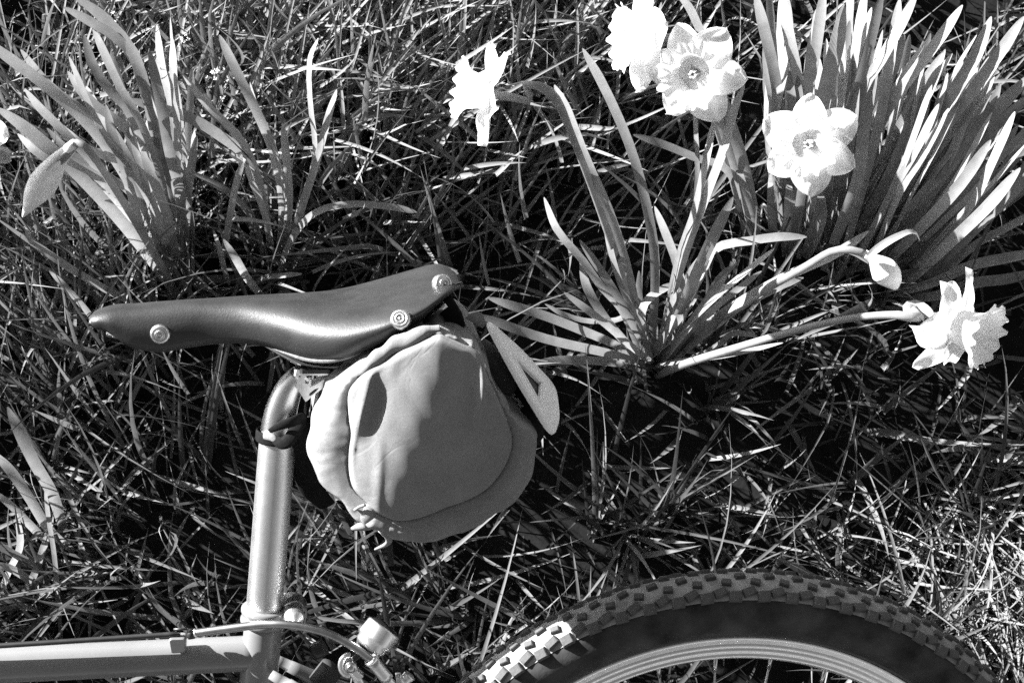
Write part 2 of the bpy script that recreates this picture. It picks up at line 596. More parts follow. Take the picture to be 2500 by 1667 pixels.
# ---- frame tubes
def build_frame():
    ST0, ST1 = Q(645, 1500, 0), Q(629, 1690, 0)
    d = (ST1 - ST0).normalized()
    BB = ST0 + d * 0.40
    bpart('seat_tube', tube([ST0, ST0 + d * .03, BB], [.0162, .0160, .0160], 36, 30), 'paint')
    TT0, TT1 = Q(640, 1592, 0), Q(0, 1622, 0)
    td = (TT1 - TT0).normalized()
    HT = TT0 + td * 0.56
    bpart('top_tube', tube([TT0, TT1, HT], .0150, 36, 40), 'paint')
    hd = Vector((-0.28, -0.96, 0)).normalized()
    bpart('head_tube', tube([HT - hd * .03, HT + hd * .11], .0185, 32, 8), 'paint')
    bpart('down_tube', tube([HT + hd * .07, BB], .0170, 32, 12), 'paint')
    bpart('bottom_bracket', tube([BB + Vector((0, 0, -.036)), BB + Vector((0, 0, .036))], .021, 28, 4), 'paint')
    for s in (1, -1):
        a = Q(672, 1640, .016) if s > 0 else Vector((Q(672, 1640, 0).x, Q(672, 1640, 0).y, -.016))
        a = Vector((a.x, a.y, .024 * s))
        e = Vector((0.002, 0.006, .064 * s))
        dd = (e - a).normalized()
        pts = [a - dd * .004, a, a + dd * .012, a + dd * .03, a + (e - a) * .5 + Vector((0, 0, .006 * s)), e]
        bpart('seat_stay', tube(pts, [.004, .0090, .0104, .0108, .0095, .0075], 24, 60), 'paint')
        bpart('chain_stay', tube([BB + Vector((.012, 0, .025 * s)), BB.lerp(Vector((0, 0, .064 * s)), .5) + Vector((0, 0, .012 * s)), Vector((0, 0, .064 * s))], [.011, .010, .0075], 18, 20), 'paint')
    # seat collar with quick release
    n = (POST_HI - POST_LO).normalized()
    c0 = Q(646, 1500, 0)
    V, F = lathe([(.0160, -.0075), (.0192, -.0072), (.0200, -.0055), (.0200, -.003), (.0188, -.0015), (.0188, .002), (.0200, .0035), (.0198, .0065), (.0185, .0078), (.0154, .0080)], 40)
    col = bpart('seat_clamp', (xform(V, axis_matrix(c0, n)), F), 'paint')
    s = lambda x, y, c: Q(550 + x * .2126, 1430 + y * .2126, c)
    arm = [s(430, 270, 0).to_2d(), s(700, 290, 0).to_2d(), s(700, 400, 0).to_2d(), s(430, 405, 0).to_2d()]
    bpart('clamp_ear', prism(arm, .004, .0125, .001), 'alu_rough', col, smooth=False)
    bpart('clamp_ear', prism(arm, -.0125, -.004, .001), 'alu_rough', col, smooth=False)
    bc = s(785, 345, .013)
    V, F = lathe([(.0001, .0125), (.0016, .0118), (.0078, .0055), (.0084, .003), (.0084, -.026), (.0001, -.026)], 28)
    bpart('quick_release_nut', (xform(V, axis_matrix((bc.x, bc.y, .012), (0.12, -.10, 1))), F), 'alu_rough', col, smooth=False)
    pts = [s(680, 225, .012), s(740, 190, .012), s(820, 172, .011), s(885, 210, .010), s(925, 290, .010), s(920, 380, .010), s(890, 460, .010), s(830, 500, .010), s(740, 490, .010)]
    P = smooth_path(pts, 30)
    V, F = [], []
    for i, p in enumerate(P):
        t = i / 29
        w = .0035 + .0035 * math.sin(t * math.pi)
        for dx, dz in ((-.0006, 0), (.0006, 0), (.0006, -w * 2.4), (-.0006, -w * 2.4)):
            nrm = np.array([p[0] - bc.x, p[1] - bc.y]); nrm /= np.linalg.norm(nrm)
            V.append((p[0] + nrm[0] * dx, p[1] + nrm[1] * dx, p[2] + dz))
    for i in range(29):
        for j in range(4):
            F.append((i * 4 + j, i * 4 + (j + 1) % 4, (i + 1) * 4 + (j + 1) % 4, (i + 1) * 4 + j))
    F += [(3, 2, 1, 0), (116, 117, 118, 119)]
    bpart('quick_release_lever', (V, F), 'steel', col, smooth=False)
    # front end, outside the picture
    FH = HT + hd * .11
    FHUB = FH + Vector((-.17, -.36, 0))
    bpart('fork_crown', tube([FH, FH + hd * .03], .02, 20), 'paint')
    for s_ in (1, -1):
        bpart('fork_blade', tube([FH + hd * .02 + Vector((0, 0, .012 * s_)), FH + hd * .05 + Vector((0, 0, .045 * s_)), FHUB + Vector((0, 0, .05 * s_))], [.013, .014, .009], 16, 16), 'paint')
    bpart('handlebar_stem', tube([HT - hd * .03, HT - hd * .05, HT - hd * .055 + Vector((-.07, 0, 0))], .014, 18, 10), 'alu_rough')
    hb = HT - hd * .055 + Vector((-.07, 0, 0))
    bpart('handlebar', tube([hb + Vector((.03, 0, .30)), hb + Vector((0, 0, .08)), hb, hb + Vector((0, 0, -.08)), hb + Vector((.03, 0, -.30))], .0115, 16, 24), 'black')
    return FHUB
FHUB = build_frame()

# ---- brake cable along the top tube and brake at the seat stay
def build_cable():
    bpart('brake_cable', tube([Q(-420, 1600, .012), Q(-100, 1581, .0145), Q(0, 1575, .0150), Q(200, 1562, .0155), Q(410, 1548, .016), Q(440, 1547, .016)], .0022, 12, 30), 'black')
    hs = bpart('cable_housing', tube([Q(462, 1546, .018), Q(500, 1541, .020), Q(550, 1534, .022), Q(635, 1524, .026), Q(699, 1523, .030), Q(763, 1534, .032), Q(816, 1552, .032), Q(869, 1582, .030), Q(912, 1614, .028)],
                                .0035, 16, 70), 'steel_dark')
    s = lambda x, y: Q(0 + x * .4677, 1250 + y * .4677, 0).to_2d()
    cl = round_poly([s(893, 603), s(985, 600), s(982, 676), s(905, 682)], .003)
    clip = bpart('cable_stop', prism(cl, .008, .0205, .0012), 'paint', smooth=False)
    bpart('stop_slot', tube([Q(424, 1535, .0207), Q(460, 1534, .0207)], .0011, 8), 'black', clip)
    bpart('ferrule', tube([Q(460, 1547, .018), Q(474, 1545, .0185)], .0044, 16), 'black', hs)
    bpart('ferrule', tube([Q(476, 1545, .0187), Q(480, 1544, .0189)], .0040, 16), 'alu_rough', hs)
    return hs
M['steel_dark'] = simple('cable_jacket', 0.30, 0.42, 0.34, 120, 1.0, spec=0.8)
build_cable()

def build_brake():
    s = lambda x, y, c: Q(550 + x * .2126, 1430 + y * .2126, c)
    nd = bpart('cable_noodle', tube([s(1690, 858, .028), s(1860, 1065, .026)], .0056, 20, 6), 'alu')
    bpart('noodle_tip', tube([s(1855, 1060, .026), s(1950, 1170, .025), s(2000, 1280, .024)], [.004, .0036, .003], 14, 10), 'alu', nd)
    bpart('noodle_collar', tube([s(1668, 833, .028), s(1694, 864, .028)], .0064, 20, 3), 'alu_rough', nd)
    arm = bpart('brake_arm', tube([s(1440, 930, .030), s(1485, 1000, .030), s(1530, 1090, .030), s(1600, 1250, .030), s(1660, 1500, .030)], [.0050, .0040, .0038, .0044, .0050], 14, 20, flat=.7), 'alu')
    bp_ = s(1440, 930, .034)
    V, F = lathe([(.0001, .003), (.0022, .003), (.0030, .0024), (.0031, .0010), (.0046, .0010), (.0050, .0004), (.0050, -.004), (.0001, -.004)], 28)
    bpart('pivot_bolt', (xform(V, axis_matrix(bp_, (0, 0, 1))), F), 'steel', arm)
    pts = [s(1420 + 92 * math.cos(a), 905 + 118 * math.sin(a), .031) for a in np.linspace(R(-80), R(-278), 18)]
    bpart('return_spring', tube(pts, .0026, 10, 30, flat=.7), 'alu', arm)
    pts = [s(1425 + 62 * math.cos(a), 915 + 84 * math.sin(a), .030) for a in np.linspace(R(-60), R(-250), 14)]
    bpart('spring_coil', tube(pts, .0017, 8, 24), 'steel', arm)
    pl = [s(1450, 800, 0).to_2d(), s(1510, 760, 0).to_2d(), s(1585, 830, 0).to_2d(), s(1530, 885, 0).to_2d()]
    bpart('brake_link', prism(pl, .024, .034, .001), 'alu_rough', arm, smooth=False)
    V, F = tube([s(1960, 1095, .02), s(2040, 1085, .02), s(2085, 1055, .02), s(2120, 1020, .02)], [.0075, .0075, .0048, .0056], 18, 12)
    bpart('anchor_bolt', (V, F), 'alu', arm)
    bpart('brake_pad', tube([s(1000, 760, -.012), s(1150, 690, -.012)], .008, 12, 4, flat=.6), 'black')
    bpart('brake_pad_post', tube([s(1080, 1115, -.02), s(1230, 930, -.02)], .011, 16, 4), 'rubber')
    # small chrome lamp behind the seat tube
    a, e = s(1590, 735, .012), s(1790, 560, .020)
    ax = (e - a).normalized()
    V, F = lathe([(.0001, -.006), (.0120, -.006), (.0136, -.003), (.0142, .001), (.0156, .0022), (.0160, .004), (.0160, .0150), (.0154, .0165), (.0140, .0165), (.0138, .0150), (.0001, .0145)], 44)
    lamp = bpart('rear_lamp', (xform(V, axis_matrix(s(1690, 650, .015), (ax.x * .95, ax.y * .95, -.30))), F), 'alu')
    V, F = lathe([(.0001, .0205), (.006, .0200), (.0115, .0185), (.0150, .0155), (.0150, .0140)], 36)
    bpart('lamp_lens', (xform(V, axis_matrix(s(1690, 650, .015), (ax.x * .95, ax.y * .95, -.30))), F), 'lens', lamp)
    bpart('lamp_bracket', tube([s(1600, 720, .008), s(1500, 800, .006), s(1380, 900, 0)], .004, 10, 8), 'black', lamp)
build_brake()

# ---- wheels
TR, TM = 0.3115, 0.0265           # tyre centre-line radius and casing radius
def tyre_section(th):
    k = math.cos(th)
    return TR + TM * 1.03 * k, TM * math.sin(th)

def knob_mesh(la, lc, h, taper=0.82):
    V = []
    for (f, z) in ((1.12, -0.002), (1.0, h * .8), (taper, h)):
        for sx, sy in ((-1, -1), (1, -1), (1, 1), (-1, 1)):
            V.append((sx * la / 2 * f, sy * lc / 2 * f, z))
    F = []
    for k in (0, 1):
        for j in range(4):
            j2 = (j + 1) % 4
            F.append((k * 4 + j, k * 4 + j2, k * 4 + 4 + j2, k * 4 + 4 + j))
    F.append((8, 9, 10, 11))
    return V, F

def build_wheel(loc, front=False):
    V, F = lathe([(.2985, 0), (.286, .0085), (.286, .0122), (.2835, .0128), (.2830, .0122), (.2800, .0122), (.2796, .0117), (.2790, .0117), (.2786, .0122), (.2755, .0122), (.2751, .0117), (.2745, .0117),
                  (.2741, .0122), (.2712, .0122), (.2706, .0115), (.2690, .0115), (.2682, .0122), (.2660, .0118), (.2625, .0060), (.2618, 0),
                  (.2625, -.0060), (.2660, -.0118), (.2712, -.0122), (.2835, -.0128), (.286, -.0122), (.286, -.0085)], 240, close=True)
    off = Vector(loc)
    if not front:
        wh = mk('wheel', xform(V, Matrix.Translation(off)), F, M['alu_rough'], bike)
    else:
        wh = mk('wheel', xform(V, Matrix.Translation(off)), F, M['alu_rough'], bike)
    prof = []
    for th in np.linspace(R(-152), R(152), 40):
        prof.append(tyre_section(th))
    prof = [(.2850, -.0100)] + prof + [(.2850, .0100)]
    # a fine raised bead line near the rim
    V, F = lathe([(r, h) for r, h in prof], 240)
    ty = mk('tyre', xform(V, Matrix.Translation(off)), F, M['rubber'], wh)
    V, F = lathe([tuple(np.array(tyre_section(th)) + .0006 * np.array((math.cos(th), math.sin(th)))) for th in np.linspace(R(-60), R(60), 24)], 240)
    mk('tread_band', xform(V, Matrix.Translation(off)), F, M['dusty'], wh)
    V, F = lathe([(.2866, .0136), (.2880, .0150), (.2896, .0150), (.2906, .0160), (.2880, .0120)], 200, close=True)
    mk('bead_line', xform(V, Matrix.Translation(off)), F, M['black'], wh)
    # hub and spokes
    V, F = lathe([(.0001, -.066), (.006, -.066), (.006, -.05), (.012, -.048), (.022, -.034), (.0225, -.031), (.012, -.028), (.010, 0), (.012, .028), (.0225, .031), (.022, .034), (.012, .048), (.006, .05), (.006, .066), (.0001, .066)], 28)
    mk('hub', xform(V, Matrix.Translation(off)), F, M['alu'], wh)
    for k in range(32):
        side = 1 if k % 2 == 0 else -1
        a = 2 * math.pi * (k + 0.38) / 32
        cross = R(58) * (1 if (k // 2) % 2 == 0 else -1)
        p1 = Vector((.2625 * math.cos(a), .2625 * math.sin(a), .0015 * side)) + off
        p0 = Vector((.021 * math.cos(a + cross), .021 * math.sin(a + cross), .0325 * side)) + off
        d = (p0 - p1).normalized()
        V, F = tube([p1 - d * .002, p1 + d * .0125, p1 + d * .0130, p0], [.0021, .0021, .0021, .0021, .0021, .0021, .0021], 8)
        # nipple then thin spoke
        V1, F1 = tube([p1 - d * .002, p1 + d * .0125], .0021, 8)
        V2, F2 = tube([p1 + d * .0125, p0], .0011, 8)
        n0 = len(V1)
        mk('spoke', V1 + V2, F1 + [tuple(i + n0 for i in f) for f in F2], M['steel'], wh)
    if front:
        return
    # tread knobs: four mirrored rows repeated round the tyre
    NP = 82
    rows = [(53, 0.0, .0104, .0088, .0048), (45, 0.5, .0112, .0070, .0044), (26, 0.22, .0080, .0056, .0042), (11, 0.70, .0086, .0052, .0042)]
    meshes = {}
    jV, jF = [], []
    for ri, (deg, ph, la, lc, h) in enumerate(rows):
        kv, kf = knob_mesh(la, lc, h)
        me = bpy.data.meshes.new('tread_knob')
        me.from_pydata(kv, [], kf)
        me.materials.append(M['knob'])
        for sgn in (1, -1):
            for k in range(NP):
                a = 2 * math.pi * (k + ph + (0.5 if sgn < 0 else 0)) / NP
                th = R(deg) * sgn
                r, c = tyre_section(th)
                rad = Vector((math.cos(a), math.sin(a), 0))
                nrm = (rad * math.cos(th) + Vector((0, 0, math.sin(th)))).normalized()
                tan = Vector((-math.sin(a), math.cos(a), 0))
                skew = R((18 if ri == 1 else -14 if ri == 2 else 10 if ri == 3 else 0) + random.uniform(-4, 4)) * sgn
                side = nrm.cross(tan)
                tx = tan * math.cos(skew) + side * math.sin(skew)
                m4 = axis_matrix(rad * r + Vector((0, 0, c)) + off, nrm, tx)
                if R(36) < a < R(132) and (sgn > 0 or deg < 30):
                    link('tread_knob', me, wh, m4)
                else:
                    n0 = len(jV)
                    jV += xform(kv, m4)
                    jF += [tuple(i + n0 for i in f) for f in kf]
    o = mk('tread', jV, jF, M['knob'], wh, smooth=False)
    o['kind'] = 'stuff'
build_wheel((0, 0, 0))
build_wheel(FHUB, True)

# ================================================================ SADDLE BAG
z5 = lambda x, y: (700 + x * .5102, 600 + y * .5102)
OUT = [(735, 402), (640, 397), (560, 430), (440, 505), (330, 562), (250, 640), (170, 760), (117, 890), (105, 960), (125, 1060), (180, 1150), (260, 1222),
       (340, 1290), (420, 1335), (470, 1362), (560, 1390), (680, 1402), (800, 1385), (900, 1340), (1000, 1280), (1100, 1200), (1165, 1120), (1190, 1050), (1197, 950),
       (1192, 880), (1130, 815), (1055, 750), (1000, 660), (965, 575), (945, 530), (905, 498), (830, 462)]
PAN = [(735, 432), (640, 470), (500, 545), (400, 603), (320, 680), (293, 740), (298, 850), (308, 920), (298, 1000), (298, 1100), (320, 1180), (380, 1238), (430, 1285),
       (530, 1327), (640, 1315), (760, 1272), (880, 1232), (980, 1170), (1060, 1060), (1088, 950), (1060, 850), (1010, 730), (965, 635), (940, 545), (900, 508), (830, 475)]

def build_bag():
    c_pan, c_out = .098, .068
    ctr = Q(*z5(690, 900), c_pan)
    cen = Vector((ctr.x, ctr.y))
    ctr2 = Q(*z5(690, 900), c_out)
    def polar(pts, c):
        L = [Q(*z5(*p), c).to_2d() - cen for p in pts]
        P = smooth_path(L + [L[0]], 240)
        th = np.unwrap(np.arctan2(P[:, 1], P[:, 0]))
        r = np.hypot(P[:, 0], P[:, 1])
        o = np.argsort(th)
        th, r = th[o], r[o]
        return lambda t: np.interp(t % (2 * math.pi), np.r_[(th % (2 * math.pi))[np.argsort(th % (2 * math.pi))]], r[np.argsort(th % (2 * math.pi))], period=2 * math.pi)
    Ro, Rp = polar(OUT, c_out), polar(PAN, c_pan)
    NT = 260
    T = np.linspace(0, 2 * math.pi, NT, endpoint=False)
    rp = Rp(T)
    ro = np.maximum(Ro(T), rp * 1.02)

    def seg_d(p, a, b):
        a, b, p = np.array(a, float), np.array(b, float), np.array(p, float)
        t = max(0, min(1, (p - a) @ (b - a) / ((b - a) @ (b - a))))
        return np.linalg.norm(p - a - t * (b - a)), t
    def fold(x, y):
        """height of the end panel (metres) by photo position: pleats and the sag of the cloth"""
        h = 0.0
        # the cloth falls away to the left of a broad crease
        a, b = np.array((1080., 800.)), np.array((915., 1290.))
        u = (b - a) / np.linalg.norm(b - a)
        d = (np.array((x, y)) - a) @ np.array((-u[1], u[0]))     # positive to the left of the crease
        sp = 14.0 * math.log1p(math.exp(max(-40, min(40, d / 14.0))))
        h -= sp * 0.00034 * 0.27
        # pleat with a shaded right side
        for (p, q, wdt, amp) in (((912, 880), (862, 1092), 14, .0046), ((955, 890), (900, 1080), 19, -.0024), ((868, 1000), (858, 1130), 9, .0012),
                                 ((1185, 865), (1176, 1020), 11, .0034), ((1150, 870), (1152, 1030), 13, -.0012),
                                 ((930, 1060), (918, 1265), 13, .0013), ((990, 830), (930, 960), 16, .0016),
                                 ((855, 950), (870, 1150), 14, -.002)):
            dd, t = seg_d((x, y), p, q)
            h += amp * math.exp(-(dd / wdt) ** 2) * max(.15, math.sin(math.pi * t)) ** .7
        h -= (x - 1000.0) * .00033 * .105
        h += .00035 * math.sin(x * .021 + .3) * math.sin(y * .017 - .4) + .00012 * math.sin(x * .09 - y * .05)
        return h
    V, F = [], []
    # ---- end panel
    NR = 46
    V.append(None)
    for i in range(1, NR + 1):
        s = (i / NR) ** 0.9
        for k in range(NT):
            V.append((cen.x + math.cos(T[k]) * rp[k] * s, cen.y + math.sin(T[k]) * rp[k] * s, s))
    V[0] = (cen.x, cen.y, 0.0)
    W = []
    for (x, y, s) in V:
        px, py = to_px(Vector((x, y, c_pan)))
        dome = .0035 * (1 - s ** 3)
        edge = max(0, (s - .92) / .08)
        W.append((x, y, c_pan + dome + fold(px, py) * (1 - .35 * edge) - .0065 * edge ** 2))
    for k in range(NT):
        F.append((0, 1 + k, 1 + (k + 1) % NT))
    for i in range(NR - 1):
        for k in range(NT):
            k2 = (k + 1) % NT
            a = 1 + i * NT
            F.append((a + k, a + NT + k, a + NT + k2, a + k2))
    pan_edge = W[1 + (NR - 1) * NT:]
    bag = empty('saddle_bag', tuple(BO), 'pale canvas saddle bag rolled up under the leather saddle', 'bag')
    bag.matrix_world = bike.matrix_world.copy()
    mk('end_panel', W, F, M['canvas'], bag)
    # ---- gusset: from the seam outward and down to the far end
    rowsV, GF = [], []
    stations = [(0.00, -.0010), (0.012, -.0030), (0.03, -.0020)] + [(t, 0.0) for t in np.linspace(.05, .30, 20)] + [(t, 0.0) for t in np.linspace(.33, 1, 24)]
    for (t, dr) in stations:
        row = []
        for k in range(NT):
            th = T[k]
            # the gusset swells up beyond the seam like a pillow, then falls away as a drum
            f = min(1.0, t / .30)
            m = math.sin(f * math.pi / 2) ** .9
            r = rp[k] + (ro[k] - rp[k]) * m
            far = max(0, (t - .86) / .14)
            r *= 1 - .12 * far ** 2
            e = pan_edge[k][2]
            gap = min(1.0, (ro[k] - rp[k]) / .016)
            if t < .30:
                c = e - .002 + gap * ((.0012 if math.cos(th - 2.9) > .3 else .0055) * math.sin(min(1, f * 1.25) * math.pi)) - .030 * f ** 3
            else:
                c = (e - .032) + (-.100 - (e - .032)) * (t - .30) / .70
            pk = math.sin(th * 43 + 2.5 * math.sin(th * 7)) * .6 + math.sin(th * 71 + 1.7) * .4
            wr = pk * .0013 * (.4 + .6 * math.sin(th * 3.1 + 1) ** 2) * math.exp(-((t - .10) / .10) ** 2)
            wr += .0016 * math.sin(th * 9 + 14 * t + 2 * math.sin(3 * th)) * math.sin(math.pi * min(1, t * 1.2)) + .0014 * math.sin(th * 17 - 21 * t)* math.sin(math.pi * min(1, t))
            r += dr + wr
            row.append((cen.x + math.cos(th) * r, cen.y + math.sin(th) * r, c))
        rowsV.append(row)
    GV = [p for row in rowsV for p in row]
    for i in range(len(rowsV) - 1):
        for k in range(NT):
            k2 = (k + 1) % NT
            GF.append((i * NT + k, (i + 1) * NT + k, (i + 1) * NT + k2, i * NT + k2))
    GF.append(tuple((len(rowsV) - 1) * NT + k for k in range(NT)))
    gus = mk('body', GV, GF, M['canvas'], bag)
    # gathered hem at the saddle side: a rolled edge with pinches
    hem = []
    for (x, y) in ((735, 408), (700, 412), (640, 418), (560, 456), (480, 505), (400, 560), (330, 620)):
        hem.append(Q(*z5(x, y), .083))
    V, F = tube(hem, [.004, .0062, .0066, .0068, .0062, .005, .002], 14, 70)
    V = [tuple(Vector(v) + Vector((0, .0011 * math.sin(v[0] * 260 + 2.2 * math.sin(v[0] * 97)), .0012 * math.sin(v[0] * 190 + 1.0)))) for v in V]
    mk('hem', V, F, M['canvas'], bag)
    # drawcord knot at the lower left
    V, F = tube([Q(*z5(410, 1235), .090), Q(*z5(400, 1290), .088), Q(*z5(395, 1330), .080), Q(*z5(345, 1345), .07), Q(*z5(318, 1352), .065)], [.0055, .0085, .0065, .0052, .0025], 12, 26, flat=.6)
    mk('gathered_tail', V, F, M['canvas'], bag)
    V, F = tube([Q(*z5(460, 1352), .065), Q(*z5(490, 1395), .06), Q(*z5(478, 1425), .05), Q(*z5(425, 1450), .04)], [.0045, .0030, .0026, .0014], 10, 20, flat=.7)
    mk('gathered_tail', V, F, M['canvas'], bag)
    V, F = tube([Q(*z5(325, 1262), .090), Q(*z5(350, 1246), .094), Q(*z5(376, 1238), .096)], .0012, 8, 10)
    mk('drawcord', V, F, M['canvas'], bag)
    # straps: to the saddle loops, round the seat post, and the dark roll at the back
    for s in (1, -1):
        V, F = tube([Q(1075, 735, .036 * s), Q(1105, 790, .036 * s), Q(1080, 850, .036 * s)], .0095, 10, 12, flat=.25)
        mk('saddle_strap', V, F, M['webbing'], bag)
    pl = [Q(*z5(x, y), -.01).to_2d() for (x, y) in ((650, 380), (790, 250), (840, 330), (880, 450), (960, 560), (900, 540), (820, 480), (735, 440))]
    mk('top_flap', *prism(pl, -.03, .02, .003), M['webbing'], bag)
    axis = (POST_HI - POST_LO).normalized()
    c0 = Q(676, 1062, 0)
    V, F = lathe([(.0154, -.0045), (.0170, -.0045), (.0173, -.003), (.0173, .003), (.0170, .0045), (.0154, .0045)], 30, close=True)
    mk('post_strap', xform(V, axis_matrix(c0, axis)), F, M['webbing'], bag)
    t5 = lambda x, y, c: Q(620 + x * .2551, 850 + y * .2551, c)
    V, F = tube([t5(150, 790, .016), t5(250, 740, .023), t5(370, 700, .024), t5(470, 665, .018), t5(520, 740, .01)], [.002, .0035, .0045, .004, .003], 12, 24, flat=.4)
    mk('strap_end', V, F, M['webbing'], bag)
    V, F = tube([t5(170, 850, .017), t5(260, 905, .022), t5(330, 880, .023), t5(400, 780, .020), t5(470, 690, .016)], [.003, .005, .0055, .005, .004], 12, 24, flat=.4)
    mk('strap_end', V, F, M['webbing'], bag)
    V, F = tube([t5(100, 840, .013), t5(170, 850, .0175), t5(215, 890, .019)], [.003, .0035, .003], 10, 12, flat=.6)
    mk('strap_end', V, F, M['canvas'], bag)
    V, F = tube([t5(470, 680, .012), t5(460, 900, .004), t5(500, 1150, -.01), t5(560, 1350, -.02), t5(700, 1500, -.03)], [.013, .014, .012, .011, .008], 12, 30, flat=.3)
    mk('post_strap', V, F, M['webbing'], bag)
    V, F = tube([t5(500, 470, .0), t5(493, 560, .006), t5(492, 660, .010), t5(505, 735, .012)], .0014, 8, 14)
    mk('drawcord', V, F, M['black'], bag)
    V, F = tube([t5(850, 225, .004), t5(700, 315, .008), t5(560, 420, .010), t5(497, 480, .008)], .0016, 8, 14)
    mk('drawcord', V, F, M['black'], bag)
    V, F = tube([Q(1140, 838, .022), Q(1180, 870, .028), Q(1205, 905, .032), Q(1228, 940, .032), Q(1236, 955, .03)], [.006, .0115, .0125, .0125, .011], 18, 24)
    mk('rolled_flap', V, F, M['darkroll'], bag)
    st = mk('back_strap', *tube([Q(1228, 935, .028), Q(1245, 970, .034), Q(1268, 1010, .034), Q(1290, 1050, .028), Q(1296, 1075, .02)], [.015, .0175, .0175, .015, .011], 16, 24, flat=.45), M['webbing'], bag)
    # rows of tiny print on the strap
    b0 = lambda u, v: Q(1222 + 46 * u + 13 * v - 2, 938 + 62 * u - 7 * v, .0435)
    pv, pf = [], []
    rr = random.Random(4)
    for row in range(5):
        u = 0.02 + .03 * row
        while u < 0.98 - .10 * row * 0:
            du = rr.uniform(.012, .035)
            if rr.random() < .78:
                v0 = row * .24
                n0 = len(pv)
                pv += [b0(u, v0), b0(u + du, v0), b0(u + du, v0 + .12), b0(u, v0 + .12)]
                pf.append((n0, n0 + 1, n0 + 2, n0 + 3))
            u += du + .012
    # settle the print on the strap's own surface
    bv = BVHTree.FromPolygons([v.co.copy() for v in st.data.vertices], [tuple(p.vertices) for p in st.data.polygons])
    pv2 = []
    for p in pv:
        d = (p - CAM_L).normalized()
        h = bv.ray_cast(CAM_L, d)[0]
        pv2.append(h - d * .0004 if h is not None else None)
    pf = [f for f in pf if all(pv2[i] is not None for i in f)]
    mk('label_print', [p if p is not None else (0, 0, 0) for p in pv2], pf, M['print'], bag, smooth=False)
    return cen
build_bag()

# ================================================================ REFLECTIVE TRIANGLE
def build_triangle():
    Tp, Bp, Rp_ = Q(1178, 772, .052), Q(1349, 1070, .078), Q(1356, 946, -.024)
    X = (Bp - Tp)
    L = X.length
    ex = X.normalized()
    ey = (Rp_ - Tp) - ex * (Rp_ - Tp).dot(ex)
    hgt = ey.length
    ey.normalize()
    ez = ex.cross(ey)
    rx = (Rp_ - Tp).dot(ex)
    tri = [(0, 0), (L, 0), (rx, hgt)]
    cx, cy = (L + rx) / 3, hgt / 3
    def scaled(f):
        return [(cx + (x - cx) * f, cy + (y - cy) * f) for x, y in tri]
    def bowed(f, k):
        t = scaled(f)
        out = []
        for i in range(3):
            a, b = np.array(t[i]), np.array(t[(i + 1) % 3])
            m = (a + b) / 2
            c = np.array((cx, cy))
            out += [tuple(a), tuple(m + (m - c) * k)]
        return out
    o_ = round_poly(bowed(1.0, .22), .016, 5)[:]
    o_ = o_[2:] + o_[:2]
    i_ = round_poly(bowed(.36, .0), .0015, 5)
    i_ = i_[2:] + i_[:2]
    obj = empty('reflector_triangle', tuple(BO), 'light grey reflective warning triangle with an open centre hung behind the canvas bag', 'reflector')
    m4 = Matrix((ex, ey, ez)).transposed().to_4x4()
    m4.translation = Tp
    if ez.z < 0:
        pass
    obj.matrix_world = bike.matrix_world @ m4
    mk('plate', *holed_plate(o_, i_, -.0012, .0012), M['reflect'], obj, smooth=False)
    # raised welded borders
    for f, r in ((.96, .0007), (.88, .0006), (.47, .0008), (.40, .0006)):
        lp = round_poly(bowed(f, .22 * max(0, f - .5) * 2), .016 * f, 5)
        for z in (.0013, -.0013):
            mk('border_ridge', *tube([(x, y, z) for x, y in lp + [lp[0]]], r, 6, caps=False), M['reflect'], obj)
    # dark backing seen through the opening
    lp = round_poly(scaled(.43), .0015, 9)
    mk('backing', *prism(lp, -.0042, -.0022) if ez.z > 0 else prism(lp, .0022, .0042), M['darkroll'], obj, smooth=False)
    mi = bike.matrix_world @ m4
    inv = mi.inverted()
    tab = [Q(1136, 776, .046), Q(1150, 764, .050), Q(1166, 760, .052), Q(1180, 768, .052), Q(1186, 790, .052), Q(1178, 800, .050), Q(1160, 790, .048)]
    V = [(p.x, p.y, p.z + .001) for p in tab] + [(p.x, p.y, p.z - .001) for p in tab]
    n = len(tab)
    F = [tuple(reversed(range(n))), tuple(range(n, 2 * n))] + [(j, (j + 1) % n, n + (j + 1) % n, n + j) for j in range(n)]
    W = [tuple(m4.inverted() @ Vector(v)) for v in V]
    mk('hanging_tab', W, F, M['canvas'], obj, smooth=False)
build_triangle()

